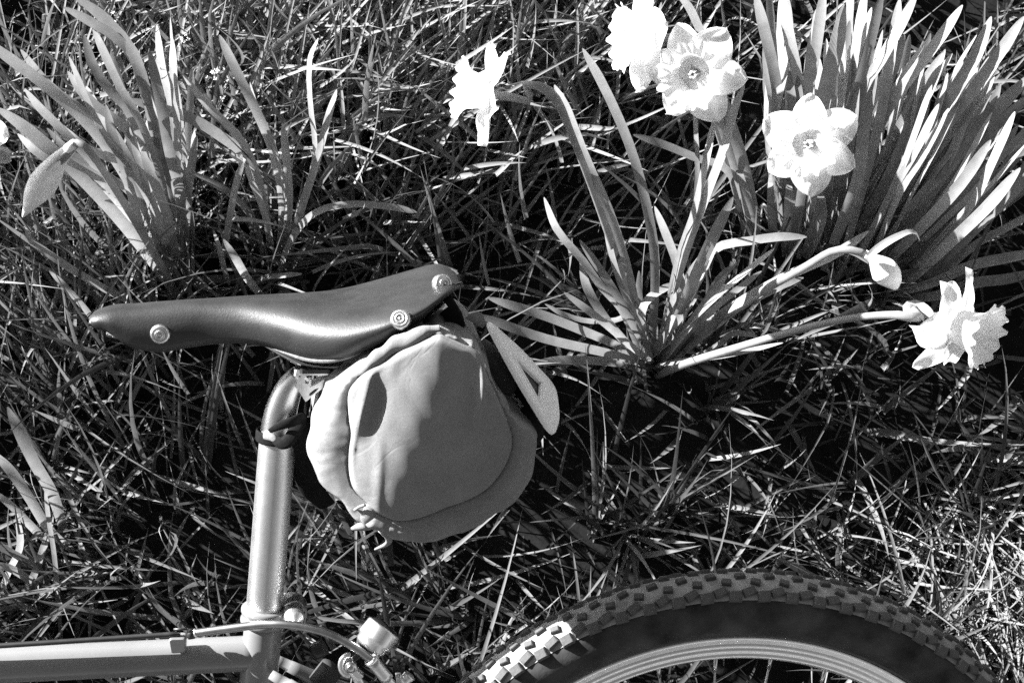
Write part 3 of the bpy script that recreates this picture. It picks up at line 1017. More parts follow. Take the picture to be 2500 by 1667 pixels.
# ================================================================ DAFFODILS
def leaf_mesh(P, width, twist, tone, origin, curl=0.0, chan=0.22, thick=0.0011, tip=None):
    """strap leaf: closed lens section with a shallow channel, rounded tip; P runs base to tip"""
    ln = np.linalg.norm(np.diff(P, axis=0), axis=1).sum()
    if tip is None:
        tip = min(.45, 3.2 * width / ln)
    ss = np.r_[np.linspace(0, 1 - tip, 18), 1 - tip + tip * np.sin(np.linspace(0, math.pi / 2, 8)[1:])]
    k0 = np.linspace(0, 1, len(P))
    P = np.stack([np.interp(ss, k0, P[:, i]) for i in range(3)], -1)
    k = len(P)
    T = np.gradient(P, axis=0)
    T /= np.linalg.norm(T, axis=1)[:, None]
    V, F, tn, ac = [], [], [], []
    prof_u = [-1, -.62, -.22, .22, .62, 1]
    prof_top = 6
    view = np.array(C0)
    for i in range(k):
        s = ss[i]
        nv = view - P[i]
        nv = nv / np.linalg.norm(nv)
        side = np.cross(T[i], nv)
        side /= np.linalg.norm(side) + 1e-9
        nrm = np.cross(side, T[i])
        a = R(twist) + R(curl) * s
        sd = side * math.cos(a) + nrm * math.sin(a)
        nm = np.cross(sd, T[i])
        w = width / 2 * (0.72 + 0.28 * math.sin(min(1, s / .55) * math.pi / 2))
        if s > 1 - tip:
            q = (s - (1 - tip)) / tip
            w *= max(0.0, 1 - q ** 1.7) ** .62 * .97 + .03
        ch = chan * (1 - .6 * s)
        for j, u in enumerate(prof_u):
            z = ch * w * (u * u)
            V.append(P[i] + sd * (w * u) + nm * z)
            tn.append(tone)
            ac.append(u)
    m = len(prof_u)
    for i in range(k - 1):
        for j in range(m - 1):
            F.append((i * m + j, i * m + j + 1, (i + 1) * m + j + 1, (i + 1) * m + j))
    return [tuple(v - np.array(origin)) for v in V], F, {'tone': tn, 'across': ac}

lr = random.Random(21)
def add_leaf(plant, pts, h, w=.014, tw=None, zs=None, curl=None, tone=None):
    """pts: photo positions from tip to base; h: height of the tip"""
    pts = list(reversed(pts))
    p2 = np.array(pts, float)
    d = np.r_[0, np.cumsum(np.linalg.norm(np.diff(p2, axis=0), axis=1))]
    d /= d[-1]
    if zs is None:
        zs = [h * .92 * (1 - (1 - s) ** 2.3) - .03 * h * max(0, s - .7) for s in d]
    else:
        zs = list(reversed(zs))
    W = [G(p[0], p[1], z) for p, z in zip(pts, zs)]
    P = smooth_path(W, 60)
    tw = (lr.uniform(-38, 38) if tw is None else tw) * .8 + 20
    curl = lr.uniform(-25, 25) if curl is None else curl
    V, F, at = leaf_mesh(P, w * .76, tw, tone if tone is not None else lr.random(), plant.location, curl)
    return mk('leaf', V, F, M['leaf'], plant, attrs=at)

def petal_mesh(L, Wd, seed, reflex=0.15, point=0.9):
    rr = random.Random(seed)
    nu, nv = 14, 9
    V, ac = [], []
    ph = rr.uniform(0, 6)
    for i in range(nu + 1):
        s = i / nu
        w = Wd / 2 * (math.sin(math.pi * min(1, s * .90 + .10)) ** .55) * (1 - .10 * s)
        if s > .9:
            w *= math.sqrt(max(0.02, 1 - ((s - .9) / .1) ** 2 * .92))
        for j in range(nv + 1):
            u = j / nv * 2 - 1
            x = s * L
            z = -reflex * L * s * s + .10 * L * s + .004 * math.sin(u * 3.2 + ph + 4 * s) * s + .0035 * (1 - abs(u)) * math.sin(math.pi * s) + rr.uniform(-.0002, .0002)
            V.append((x, u * w, z))
            ac.append(u)
    F = [(i * (nv + 1) + j, (i + 1) * (nv + 1) + j, (i + 1) * (nv + 1) + j + 1, i * (nv + 1) + j + 1) for i in range(nu) for j in range(nv)]
    return V, F, ac

def trumpet_mesh(r0, r1, L, seed, flare=.35):
    rr = random.Random(seed)
    ph = rr.uniform(0, 6)
    nu, nt = 16, 72
    V, ac = [], []
    for lay in (0,):
        for i in range(nu + 1):
            s = i / nu
            r = r0 + (r1 - r0) * s + flare * r1 * max(0, (s - .7) / .3) ** 2
            for j in range(nt):
                a = 2 * math.pi * j / nt
                fr = max(0, (s - .55) / .45) ** 1.5
                rr_ = r * (1 + fr * (.075 * math.sin(a * 11 + ph) + .05 * math.sin(a * 19 + 2 * ph) + .03 * math.sin(a * 5)))
                zz = L * s + fr * .0025 * math.sin(a * 14 + ph * 3) 
                rr_ -= lay * .0008
                V.append((rr_ * math.cos(a), rr_ * math.sin(a), zz))
                ac.append(math.sin(a * 9))
    m = (nu + 1) * nt
    F = []
    for lay in (0,):
        for i in range(nu):
            for j in range(nt):
                j2 = (j + 1) % nt
                f = (lay * m + i * nt + j, lay * m + i * nt + j2, lay * m + (i + 1) * nt + j2, lay * m + (i + 1) * nt + j)
                F.append(f if lay == 0 else tuple(reversed(f)))
    V.append((0, 0, .001))
    ac.append(0.0)
    for j in range(nt):
        F.append((len(V) - 1, (j + 1) % nt, j))
    return V, F, ac

def plant_part(name, V, F, mat, plant, parent, tone, ac=None, m4=None):
    if m4 is not None:
        V = xform(V, m4)
    V = [tuple(Vector(v) - plant.location) for v in V]
    return mk(name, V, F, M[mat], parent, attrs={'tone': [tone] * len(V), 'across': ac if ac is not None else [0.0] * len(V)})

def add_flower(plant, centre, facing, roll, stem_pts, size=1.0, seed=1, reflex=.15, rot=None, spathe=True, trumpet=1.0, tl=1.0):
    """centre: world point of the flower's throat; stem_pts: world points from the ground up"""
    f = Vector(facing).normalized()
    m4 = axis_matrix(centre, f, (1, 0, 0.2)) @ Matrix.Rotation(R(roll), 4, 'Z')
    neck = Vector(centre) - f * .026 * size
    pts = [Vector(p) for p in stem_pts] + [neck - f * .012 * size, neck, Vector(centre) + f * .002]
    n = 40
    rad = [.0046, .0046, .0044, .0042, .0040, .0038, .0036, .0034, .0034, .0048, .0036, .0050]
    V, F = tube(pts, rad, 12, n, flat=.8)
    st = plant_part('flower', V, F, 'leaf', plant, plant, .75)
    for k in range(6):
        L = (.040 if k % 2 else .042) * size
        V, F, ac = petal_mesh(L, (.034 if k % 2 else .039) * size, seed * 10 + k, reflex + .10 * math.sin(seed + k * 1.9))
        mm = m4 @ Matrix.Rotation(k * math.pi / 3, 4, 'Z') @ Matrix.Translation((.004 * size, 0, (-.0008 if k % 2 else .0008))) @ Matrix.Rotation(.22 * math.sin(seed * 2.3 + k * 2.1), 4, 'X')
        plant_part('petal', V, F, 'petal', plant, st, .3 + .5 * (k % 2), ac, mm)
    V, F, ac = trumpet_mesh(.0120 * size, .0165 * size * trumpet, .027 * size * tl, seed)
    plant_part('trumpet', V, F, 'petal', plant, st, .15, ac, m4)
    # throat: stamens
    V, F = [], []
    for k in range(6):
        a = k * math.pi / 3
        v, fc = tube([(.003 * math.cos(a), .003 * math.sin(a), 0), (.0028 * math.cos(a), .0028 * math.sin(a), .009 * size)], [.0006, .0010], 6)
        n0 = len(V); V += v; F += [tuple(i + n0 for i in q) for q in fc]
    plant_part('stamens', V, F, 'petal', plant, st, .1, None, m4)
    if spathe:
        pv = [np.array(p) for p in smooth_path([stem_pts[-1], neck - f * .012 * size, neck + f * .006 + Vector((0, 0, .006))], 16)]
        V, F, at = leaf_mesh(np.array(pv), .014 * size, 150, .4, plant.location, 40, chan=.8, thick=.0004, tip=.4)
        mk('spathe', V, F, M['spathe'], st, attrs=at)
    return st

def add_bud(plant, stem_pts, body_pts, radii, seed=0, spathe=None):
    """unopened flower: body_pts are world points from the neck to the tip of the bud"""
    pts = [Vector(p) for p in stem_pts] + [Vector(body_pts[0])]
    V, F = tube(pts, [.0046, .0046, .0044, .0042, .0040, .0038, .0036], 12, 34, flat=.8)
    st = plant_part('flower', V, F, 'leaf', plant, plant, .8)
    V, F = tube(body_pts, radii, 24, 36)
    # shallow lengthwise furrows where the folded petals meet
    ax = np.array([tuple(p) for p in smooth_path(body_pts, 36)])
    V2 = []
    for idx, v in enumerate(V):
        v = np.array(v)
        i, j = divmod(idx, 24)
        if i < 36:
            a = 2 * math.pi * j / 24
            v = ax[i] + (v - ax[i]) * (1 + .07 * math.cos(3 * a + 1.2 + i * .05))
        V2.append(tuple(v))
    ac = [math.sin(3 * 2 * math.pi * (i % 24) / 24) for i in range(len(V2))]
    plant_part('bud', V2, F, 'bud', plant, st, .5, ac)
    if spathe:
        V, F, at = leaf_mesh(smooth_path(spathe, 16), .0095, 20, .5, plant.location, 60, chan=.7, thick=.0004, tip=.35)
        mk('spathe', V, F, M['spathe'], st, attrs=at)
    return st

def plant(base, label):
    p = empty('daffodil_plant', tuple(G(*base, 0.0)), label, 'daffodil', 'daffodils growing around the bicycle')
    return p

# ---- left clump beside the saddle nose, with a drooping bud
pA = plant((430, 690), 'daffodil clump above the saddle nose with a closed drooping white bud at far left')
for pts, h, w, tw in [
    ([(-40, 95), (0, 125), (120, 215), (235, 325), (330, 470), (425, 680)], .26, .0150, 15),
    ([(-10, 262), (60, 310), (163, 398), (280, 520), (360, 620), (440, 730)], .24, .0170, -10),
    ([(60, 217), (100, 265), (170, 335), (260, 440), (380, 640)], .22, .0130, 30),
    ([(155, 18), (225, 55), (300, 105), (350, 200), (390, 400), (430, 650)], .27, .0125, -25),
    ([(180, -10), (250, 40), (320, 120), (350, 200), (420, 480), (450, 680)], .27, .0165, 10),
    ([(226, 66), (260, 140), (300, 225), (345, 300), (400, 450), (440, 650)], .26, .0120, 40),
    ([(205, 85), (225, 155), (262, 215), (310, 265), (360, 380), (420, 620)], .25, .0120, -35),
    ([(168, 138), (195, 200), (225, 270), (270, 350), (330, 440), (410, 640)], .24, .0110, 20),
    ([(365, 123), (380, 195), (395, 270), (415, 380), (440, 480), (450, 660)], .25, .0130, -15),
    ([(340, 120), (345, 170), (370, 240), (400, 330), (430, 500), (440, 660)], .24, .0110, 45),
    ([(373, 264), (360, 330), (357, 390), (380, 450), (410, 530), (440, 680)], .20, .0150, 0),
    ([(296, 274), (318, 340), (345, 430), (360, 500), (400, 640)], .19, .0110, 30),
    ([(311, 241), (390, 265), (470, 290), (550, 340), (600, 380), (640, 450), (650, 560)], .21, .0140, -20),
    ([(258, 255), (275, 330), (300, 400), (330, 500), (400, 660)], .21, .0120, -45),
    ([(210, 210), (245, 290), (290, 370), (350, 480), (420, 650)], .18, .0240, 35),
    ([(235, 275), (280, 330), (330, 420), (385, 530), (430, 680)], .20, .0130, 10),
    ([(62, 555), (80, 590), (150, 640), (240, 695), (325, 740), (400, 790)], .13, .0110, 5),
    ([(120, 660), (165, 705), (225, 775), (270, 850)], .14, .0085, 10),
    ([(440, 300), (430, 360), (450, 440), (470, 540), (475, 640)], .18, .0130, 60),
    ([(480, 330), (465, 420), (455, 520), (450, 650)], .17, .0110, -50)]:
    add_leaf(pA, pts, h, w, tw)
add_bud(pA, [G(430, 720, 0), G(400, 660, .06), G(330, 540, .16), G(262, 432, .24), G(218, 368, .285), G(195, 348, .292), G(178, 352, .286)],
        [G(182, 350, .288), G(160, 372, .280), G(140, 392, .275), G(118, 425, .268), G(88, 470, .258), G(66, 510, .246), G(56, 529, .240)],
        [.0046, .0060, .0080, .0118, .0132, .0105, .0056, .0010], 3, [G(185, 348, .29), G(150, 385, .284), G(118, 412, .277), G(96, 440, .27)])
xr = random.Random(5)
for k in range(16):
    tx, ty = xr.uniform(20, 480), xr.uniform(30, 330)
    bx, by = xr.uniform(390, 480), xr.uniform(640, 720)
    mx, my = tx * .42 + bx * .58 + xr.uniform(-15, 25), ty * .5 + by * .5 + xr.uniform(-40, 0)
    add_leaf(pA, [(tx, ty), (tx * .7 + mx * .3, ty * .62 + my * .38), (mx, my), (bx, by)], xr.uniform(.13, .23), xr.uniform(.009, .0135), xr.uniform(-50, 40))
# neighbour with the flower whose petal just enters the frame
pA0 = plant((-90, 560), 'daffodil at the left edge of the picture with one white petal tip showing')
add_flower(pA0, G(-72, 350, .30), (-.45, .05, .85), 0, [G(-90, 560, 0), G(-95, 480, .13), G(-80, 380, .25)], 1.05, 5)
for pts, h, w in [([(-160, 300), (-120, 420), (-95, 560)], .2, .013), ([(-40, 330), (-60, 430), (-85, 560)], .18, .012), ([(-200, 420), (-150, 480), (-90, 560)], .18, .013)]:
    add_leaf(pA0, pts, h, w)

# ---- smaller leafy clump just behind the middle of the saddle
pB = plant((655, 640), 'flowerless daffodil leaves above the middle of the saddle, one leaf bent over to the right')
for pts, h, w, tw in [
    ([(445, 180), (510, 260), (585, 335), (630, 430), (655, 550), (660, 640)], .23, .0125, 10),
    ([(535, 85), (585, 190), (630, 280), (670, 380), (690, 500), (680, 640)], .25, .0120, -20),
    ([(777, 93), (756, 150), (758, 250), (770, 380), (735, 500), (690, 640)], .24, .0100, 30),
    ([(822, 218), (798, 300), (772, 400), (740, 500), (700, 640)], .22, .0120, 0),
    ([(590, 355), (615, 440), (650, 530), (666, 640)], .17, .0130, 15),
    ([(596, 388), (576, 450), (556, 560), (540, 650)], .15, .0090, -30),
    ([(1018, 518), (960, 506), (870, 498), (790, 510), (740, 545), (700, 610), (680, 680)], .10, .0105, 15),
    ([(545, 583), (575, 630), (605, 680), (650, 735)], .15, .0110, 0),
    ([(738, 668), (690, 672), (640, 680), (610, 710)], .12, .0070, 0),
    ([(610, 200), (640, 300), (680, 400), (700, 520), (690, 640)], .22, .0090, 40),
    ([(690, 300), (700, 400), (705, 500), (690, 640)], .18, .0110, -40),
    ([(470, 420), (560, 470), (620, 540), (650, 650)], .12, .0100, 25),
    ([(520, 560), (535, 600), (550, 660), (560, 700)], .12, .0140, 55)]:
    zs = None
    if pts[0] == (1018, 518):
        zs = [.115, .135, .150, .150, .125, .07, .0]
    add_leaf(pB, pts, h, w, tw, zs)

# ---- leaves at the lower left
pL = plant((165, 1310), 'flowerless daffodil leaves at the lower left edge of the picture')
for pts, h, w, tw in [
    ([(18, 992), (45, 1050), (85, 1130), (130, 1210), (160, 1310)], .17, .0150, -10),
    ([(-30, 1095), (20, 1140), (70, 1210), (120, 1290), (180, 1345)], .15, .0150, 20),
    ([(-40, 1185), (20, 1225), (70, 1275), (118, 1325)], .11, .0140, 10),
    ([(-30, 1370), (30, 1388), (90, 1425), (130, 1440)], .08, .0110, 0),
    ([(130, 1260), (105, 1340), (75, 1420), (20, 1500)], .07, .0100, -15),
    ([(110, 1190), (120, 1270), (135, 1370), (150, 1560)], .10, .0090, 25),
    ([(40, 1250), (50, 1330), (20, 1400), (-10, 1480)], .09, .0120, 40)]:
    add_leaf(pL, pts, h, w, tw)

# ---- middle clump: two flowers and a bud
pC = plant((1590, 900), 'daffodil clump right of the bag carrying two flowers and a pale bud on bent stems')
for pts, h, w, tw in [
    ([(1328, 481), (1362, 562), (1420, 630), (1470, 700), (1525, 765), (1575, 890)], .20, .0135, 15),
    ([(1417, 636), (1435, 705), (1480, 780), (1530, 840), (1572, 900)], .14, .0120, -20),
    ([(1330, 741), (1380, 768), (1440, 783), (1505, 780), (1555, 765), (1580, 860)], .13, .0090, 20),
    ([(1190, 726), (1250, 745), (1330, 770), (1420, 805), (1510, 845), (1570, 895)], .14, .0130, 5),
    ([(1290, 892), (1350, 880), (1420, 878), (1500, 884), (1565, 900)], .07, .0130, 10),
    ([(1353, 207), (1385, 270), (1432, 390), (1490, 520), (1540, 680), (1580, 880)], .28, .0120, 25),
    ([(1422, 118), (1482, 225), (1545, 375), (1585, 530), (1600, 660), (1590, 880)], .29, .0130, -15),
    ([(1598, 503), (1622, 560), (1652, 640), (1664, 710), (1640, 800), (1600, 890)], .17, .0130, 10),
    ([(1818, 206), (1795, 262), (1768, 362), (1720, 490), (1660, 660), (1600, 890)], .27, .0130, 0),
    ([(1745, 285), (1725, 390), (1695, 520), (1655, 640), (1605, 880)], .25, .0120, 40),
    ([(2122, 563), (2040, 620), (1930, 670), (1820, 730), (1720, 800), (1620, 890)], .20, .0140, -10),
    ([(1962, 677), (1900, 700), (1820, 740), (1740, 785), (1680, 805), (1615, 890)], .15, .0120, 10),
    ([(1800, 640), (1752, 685), (1712, 760), (1650, 850), (1610, 895)], .14, .0110, -25),
    ([(1716, 672), (1690, 715), (1660, 790), (1612, 890)], .13, .0150, 35),
    ([(1660, 690), (1620, 705), (1575, 740), (1568, 800), (1580, 900)], .10, .0140, 10),
    ([(1970, 578), (1900, 578), (1830, 588), (1750, 605), (1680, 680), (1610, 880)], .16, .0120, 15),
    ([(1790, 480), (1740, 580), (1690, 690), (1650, 790), (1600, 895)], .22, .0150, -30),
    ([(1660, 600), (1650, 700), (1630, 790), (1600, 890)], .15, .0130, 50),
    ([(1560, 660), (1560, 740), (1575, 820), (1585, 895)], .12, .0120, -50)]:
    zs = [.08, .105, .115, .085, 0] if pts[0] == (1660, 690) else None
    add_leaf(pC, pts, h, w, tw, zs)
for k in range(12):
    a = xr.uniform(.15, 2.9)
    L = xr.uniform(150, 420)
    tx, ty = 1590 + L * math.cos(a) * 1.1, 890 - L * math.sin(a)
    bx, by = 1590 + xr.uniform(-20, 25), 895 + xr.uniform(-15, 10)
    add_leaf(pC, [(tx, ty), (tx * .6 + bx * .4 + xr.uniform(-14, 14), ty * .6 + by * .4 + xr.uniform(-10, 10)), (tx * .25 + bx * .75, ty * .25 + by * .75), (bx, by)], .08 + L * .0003, xr.uniform(.008, .013), xr.uniform(-45, 45))
# short cut piece of stem lying in the clump
add_leaf(pC, [(1850, 822), (1825, 815), (1800, 812), (1780, 818), (1740, 850), (1650, 890)], .09, .0075, 0, [.085, .09, .088, .08, .05, .01])
add_flower(pC, G(1196, 228, .335), (-.95, .10, .26), 18, [G(1585, 900, 0), G(1562, 790, .07), G(1510, 640, .15), G(1450, 470, .22), G(1400, 340, .275), G(1362, 250, .315), G(1325, 214, .335), G(1280, 206, .34)], 1.05, 2, .10, trumpet=1.1, spathe=False)
add_flower(pC, G(2330, 792, .25), (.66, -.42, .56), 40, [G(1605, 915, .0), G(1680, 885, .09), G(1800, 848, .15), G(1950, 804, .20), G(2080, 776, .23), G(2180, 768, .25), G(2240, 775, .255)], 1.16, 3, .34, trumpet=1.15, tl=1.1)
add_bud(pC, [G(1610, 900, 0), G(1700, 830, .06), G(1830, 730, .13), G(1960, 655, .20), G(2030, 614, .235), G(2080, 610, .245), G(2115, 622, .242)],
        [G(2112, 620, .243), G(2130, 632, .24), G(2147, 646, .237), G(2163, 662, .232), G(2178, 683, .226), G(2187, 703, .219)],
        [.0040, .0052, .0092, .0128, .0118, .0080, .0025], 8, [G(2120, 628, .25), G(2150, 605, .258), G(2190, 582, .262), G(2228, 568, .255), G(2246, 588, .245)])

# ---- stems and broad leaves between, carrying the double bloom at the top
pE = plant((1835, 575), 'daffodil with two overlapping white flowers at the top edge of the picture')
for pts, h, w, tw in [
    ([(1700, 60), (1720, 150), (1760, 290), (1800, 420), (1840, 570)], .27, .0150, 10),
    ([(1735, 170), (1780, 290), (1815, 400), (1850, 560)], .25, .0170, -10),
    ([(1792, 368), (1812, 440), (1840, 520), (1855, 590)], .16, .0120, 15),
    ([(1545, 328), (1620, 352), (1700, 385), (1780, 420), (1840, 560)], .20, .0110, 0),
    ([(1880, 560), (1862, 500), (1850, 600)], .05, .0100, 40),
    ([(1640, -30), (1690, 30), (1750, 180), (1810, 380), (1850, 560)], .29, .0130, 30)]:
    add_leaf(pE, pts, h, w, tw)
add_flower(pE, G(1590, 92, .275), (-.92, -.10, .26), 8, [G(1825, 580, 0), G(1790, 440, .10), G(1740, 280, .18), G(1690, 160, .25), G(1650, 105, .275)], 1.12, 4, .02, trumpet=1.2)
add_flower(pE, G(1698, 178, .295), (-.42, -.44, .78), 52, [G(1840, 590, 0), G(1815, 470, .10), G(1780, 320, .18), G(1752, 210, .25), G(1738, 150, .29)], 1.08, 6, .16, trumpet=1.25, tl=.62)
# thin stem below the flowers
add_leaf(pE, [(1695, 250), (1700, 330), (1703, 420), (1690, 540), (1640, 640)], .26, .0075, 0)

# ---- big clump on the right
pD = plant((1985, 580), 'large leafy daffodil clump at the upper right with one open flower facing down')
for pts, h, w, tw in [
    ([(1843, -20), (1868, 80), (1895, 200), (1905, 330), (1920, 560)], .29, .0140, 10),
    ([(1905, -30), (1925, 80), (1945, 180), (1955, 320), (1950, 560)], .29, .0150, -15),
    ([(1930, 80), (1915, 170), (1895, 270), (1905, 400), (1930, 570)], .27, .0140, 20),
    ([(2012, -30), (2000, 60), (1985, 160), (1965, 260), (1960, 400), (1960, 580)], .29, .0140, 0),
    ([(2060, 10), (2045, 100), (2020, 200), (2000, 300), (1980, 560)], .28, .0190, -25),
    ([(2128, 18), (2105, 90), (2080, 180), (2050, 280), (2000, 560)], .27, .0130, 25),
    ([(2155, -20), (2130, 80), (2105, 180), (2060, 320), (2000, 570)], .29, .0130, -35),
    ([(2240, -20), (2200, 60), (2150, 150), (2090, 260), (2010, 560)], .29, .0150, 15),
    ([(2350, 12), (2290, 100), (2230, 180), (2150, 300), (2040, 570)], .28, .0150, -5),
    ([(2264, 95), (2215, 170), (2150, 270), (2080, 380), (2020, 580)], .25, .0130, 35),
    ([(2170, 238), (2140, 310), (2110, 400), (2060, 500), (2020, 590)], .20, .0120, 0),
    ([(2227, 235), (2200, 310), (2165, 400), (2110, 480), (2040, 600)], .20, .0120, -40),
    ([(2218, 338), (2180, 390), (2130, 460), (2060, 560), (2030, 610)], .17, .0110, 20),
    ([(2142, 360), (2130, 420), (2110, 480), (2060, 570)], .16, .0110, -20),
    ([(2180, 315), (2160, 390), (2120, 470), (2060, 580)], .18, .0150, 30),
    ([(2325, 130), (2265, 220), (2210, 320), (2140, 430), (2060, 590)], .24, .0140, 10),
    ([(2300, 130), (2240, 240), (2190, 330), (2120, 460), (2050, 600)], .23, .0170, -30),
    ([(2385, 85), (2340, 160), (2290, 260), (2200, 400), (2080, 600)], .25, .0130, 40),
    ([(2420, 40), (2380, 140), (2310, 250), (2220, 380), (2090, 590)], .27, .0170, -10),
    ([(2440, 150), (2390, 230), (2320, 330), (2230, 450), (2100, 610)], .23, .0130, 15),
    ([(2500, 40), (2440, 130), (2360, 240), (2270, 360), (2110, 600)], .27, .0150, -20),
    ([(2335, 298), (2290, 350), (2230, 420), (2160, 510), (2080, 620)], .19, .0120, 0),
    ([(2365, 308), (2300, 370), (2230, 450), (2150, 540), (2090, 640)], .19, .0130, 30),
    ([(2355, 345), (2290, 400), (2210, 490), (2130, 590)], .17, .0110, -25),
    ([(2520, 180), (2440, 260), (2350, 350), (2240, 470), (2110, 620)], .22, .0180, 10),
    ([(2530, 220), (2450, 290), (2360, 380), (2250, 500), (2130, 640)], .21, .0140, -30),
    ([(2550, 320), (2460, 370), (2370, 440), (2270, 540), (2150, 650)], .19, .0160, 20),
    ([(2448, 460), (2390, 495), (2320, 550), (2240, 610), (2160, 680)], .15, .0135, 0),
    ([(2445, 508), (2400, 520), (2350, 540), (2280, 600), (2180, 690)], .14, .0110, 15),
    ([(2540, 440), (2450, 490), (2360, 550), (2260, 640)], .15, .0130, -15),
    ([(2560, 500), (2470, 550), (2380, 600), (2290, 680)], .14, .0150, 25),
    ([(2560, 610), (2460, 630), (2370, 650), (2280, 690), (2180, 720)], .12, .0190, 35),
    ([(2540, 660), (2460, 680), (2380, 690), (2290, 720), (2200, 730)], .10, .0150, -30),
    ([(2110, 565), (2060, 590), (2010, 610)], .06, .0120, 30),
    ([(2090, 610), (2080, 560), (2065, 480), (2050, 400)], .05, .0120, 0),
    ([(1880, 420), (1885, 500), (1890, 600)], .12, .0180, 30),
    ([(1925, 440), (1930, 520), (1930, 620)], .13, .0200, -20),
    ([(1990, 440), (2005, 510), (1990, 570), (1965, 630)], .14, .0220, 10),
    ([(2040, 440), (2030, 520), (2010, 600)], .14, .0150, 40)]:
    add_leaf(pD, pts, h, w, tw)
dr = random.Random(77)
for k in range(78):
    u = dr.random()
    tx, ty = (1860 + u * 720, -60 + 640 * max(0, u - .35) ** 1.4 + dr.uniform(0, 260))
    bx, by = 1920 + u * 300 + dr.uniform(-30, 30), 590 + 110 * u + dr.uniform(-25, 35)
    mx, my = (tx + bx) / 2 + dr.uniform(-25, 25), (ty + by) / 2 + dr.uniform(-15, 35)
    add_leaf(pD, [(tx, ty), ((tx + mx) / 2, (ty + my) / 2 + 8), (mx, my), (bx, by)], dr.uniform(.15, .27), dr.uniform(.009, .016), dr.uniform(-55, 60))
add_flower(pD, G(1978, 352, .375), (-.42, -.26, .86), 30, [G(1975, 590, 0), G(1985, 500, .12), G(1995, 410, .24), G(1998, 350, .32), G(1990, 322, .345)], .97, 7, .16, trumpet=1.2, tl=.55, spathe=False)

# ================================================================ TINY WILD FLOWERS
def tiny_flower(px, py, z, label, n=7, seed=0):
    rr = random.Random(seed)
    top = G(px, py, z)
    foot = G(px + rr.uniform(-25, 25), py + 60, 0)
    e = empty('wild_flower', tuple(foot), label, 'wild flower', 'tiny white wild flowers in the grass')
    V, F = tube([foot, foot.lerp(top, .5) + Vector((.006, .004, 0)), top], [.0011, .0009, .0007], 6, 10)
    mk('stem', [tuple(Vector(v) - foot) for v in V], F, M['leaf'], e, attrs={'tone': [.5] * len(V), 'across': [0.0] * len(V)})
    for k in range(n):
        p = top + Vector((rr.uniform(-.006, .006), rr.uniform(-.008, .006), rr.uniform(-.006, .004)))
        V, F = [], []
        d = Vector((rr.uniform(-.6, .3), rr.uniform(-.4, .4), 1)).normalized()
        m4 = axis_matrix(p - foot, d)
        for q in range(4):
            a = q * math.pi / 2 + rr.random()
            s = .0026
            pts = [(0, 0, 0), (s * .6 * math.cos(a - .5), s * .6 * math.sin(a - .5), .0006), (s * math.cos(a), s * math.sin(a), .0009), (s * .6 * math.cos(a + .5), s * .6 * math.sin(a + .5), .0006), (s * .4 * math.cos(a), s * .4 * math.sin(a), -.0006)]
            n0 = len(V)
            V += xform(pts, m4)
            F += [(n0, n0 + 1, n0 + 2, n0 + 3), (n0 + 4, n0 + 2, n0 + 1), (n0 + 4, n0 + 3, n0 + 2), (n0, n0 + 4, n0 + 1), (n0, n0 + 3, n0 + 4)]
        mk('blossom', V, F, M['petal'], e, attrs={'tone': [.5] * len(V), 'across': [0.0] * len(V)})
tiny_flower(522, 172, .15, 'tiny white wild flower cluster in the grass right of the tall left leaves, upper one', 8, 1)
tiny_flower(535, 248, .14, 'tiny white wild flower cluster in the grass just below a similar one', 7, 2)
tiny_flower(448, 95, .13, 'tiny white wild flower cluster in the grass near the top left leaf tips', 6, 3)
tiny_flower(35, 255, .10, 'tiny white wild flower cluster at the left edge between two broad leaves', 8, 4)
tiny_flower(270, 40, .12, 'tiny white wild flower cluster by the top left corner above the leaf tips', 5, 5)

# ================================================================ GRASS
def grass_blades(X, Y, L, W, lean, az, bend, tone, kink, tw, nseg=7, z0=-0.008):
    z0 = np.broadcast_to(z0, (len(X),))
    """arrays, one entry per blade -> vertices (n, nseg+1, 2, 3)"""
    n = len(X)
    pos = np.stack([X, Y, z0], -1)
    th = lean.copy()
    ph = az.copy()
    out = np.zeros((n, nseg + 1, 3, 3))
    step = L / nseg
    for i in range(nseg + 1):
        s = i / nseg
        t = np.stack([np.sin(th) * np.cos(ph), np.sin(th) * np.sin(ph), np.cos(th)], -1)
        side = np.stack([-np.sin(ph), np.cos(ph), np.zeros(n)], -1)
        nrm = np.cross(side, t)
        a = tw * (0.35 + s)
        sd = side * np.cos(a)[:, None] + nrm * np.sin(a)[:, None]
        up = np.cross(t, sd)
        w = W * (1 - s ** 2.6) * (0.75 + .5 * s * (1 - s)) + 0.00015
        out[:, i, 0] = pos - sd * w[:, None] / 2 + up * w[:, None] * .14
        out[:, i, 1] = pos - up * w[:, None] * .06
        out[:, i, 2] = pos + sd * w[:, None] / 2 + up * w[:, None] * .14
        pos = pos + t * step[:, None]
        th = np.clip(th + bend / nseg * (0.4 + 1.2 * s), -1.2, 2.15)
        th = np.where(kink == i, np.clip(th + .8, 0, 2.0), th)
        th = np.where(pos[:, 2] < .004, np.minimum(th, 1.45), th)
        ph = ph + tw * .06
    return out

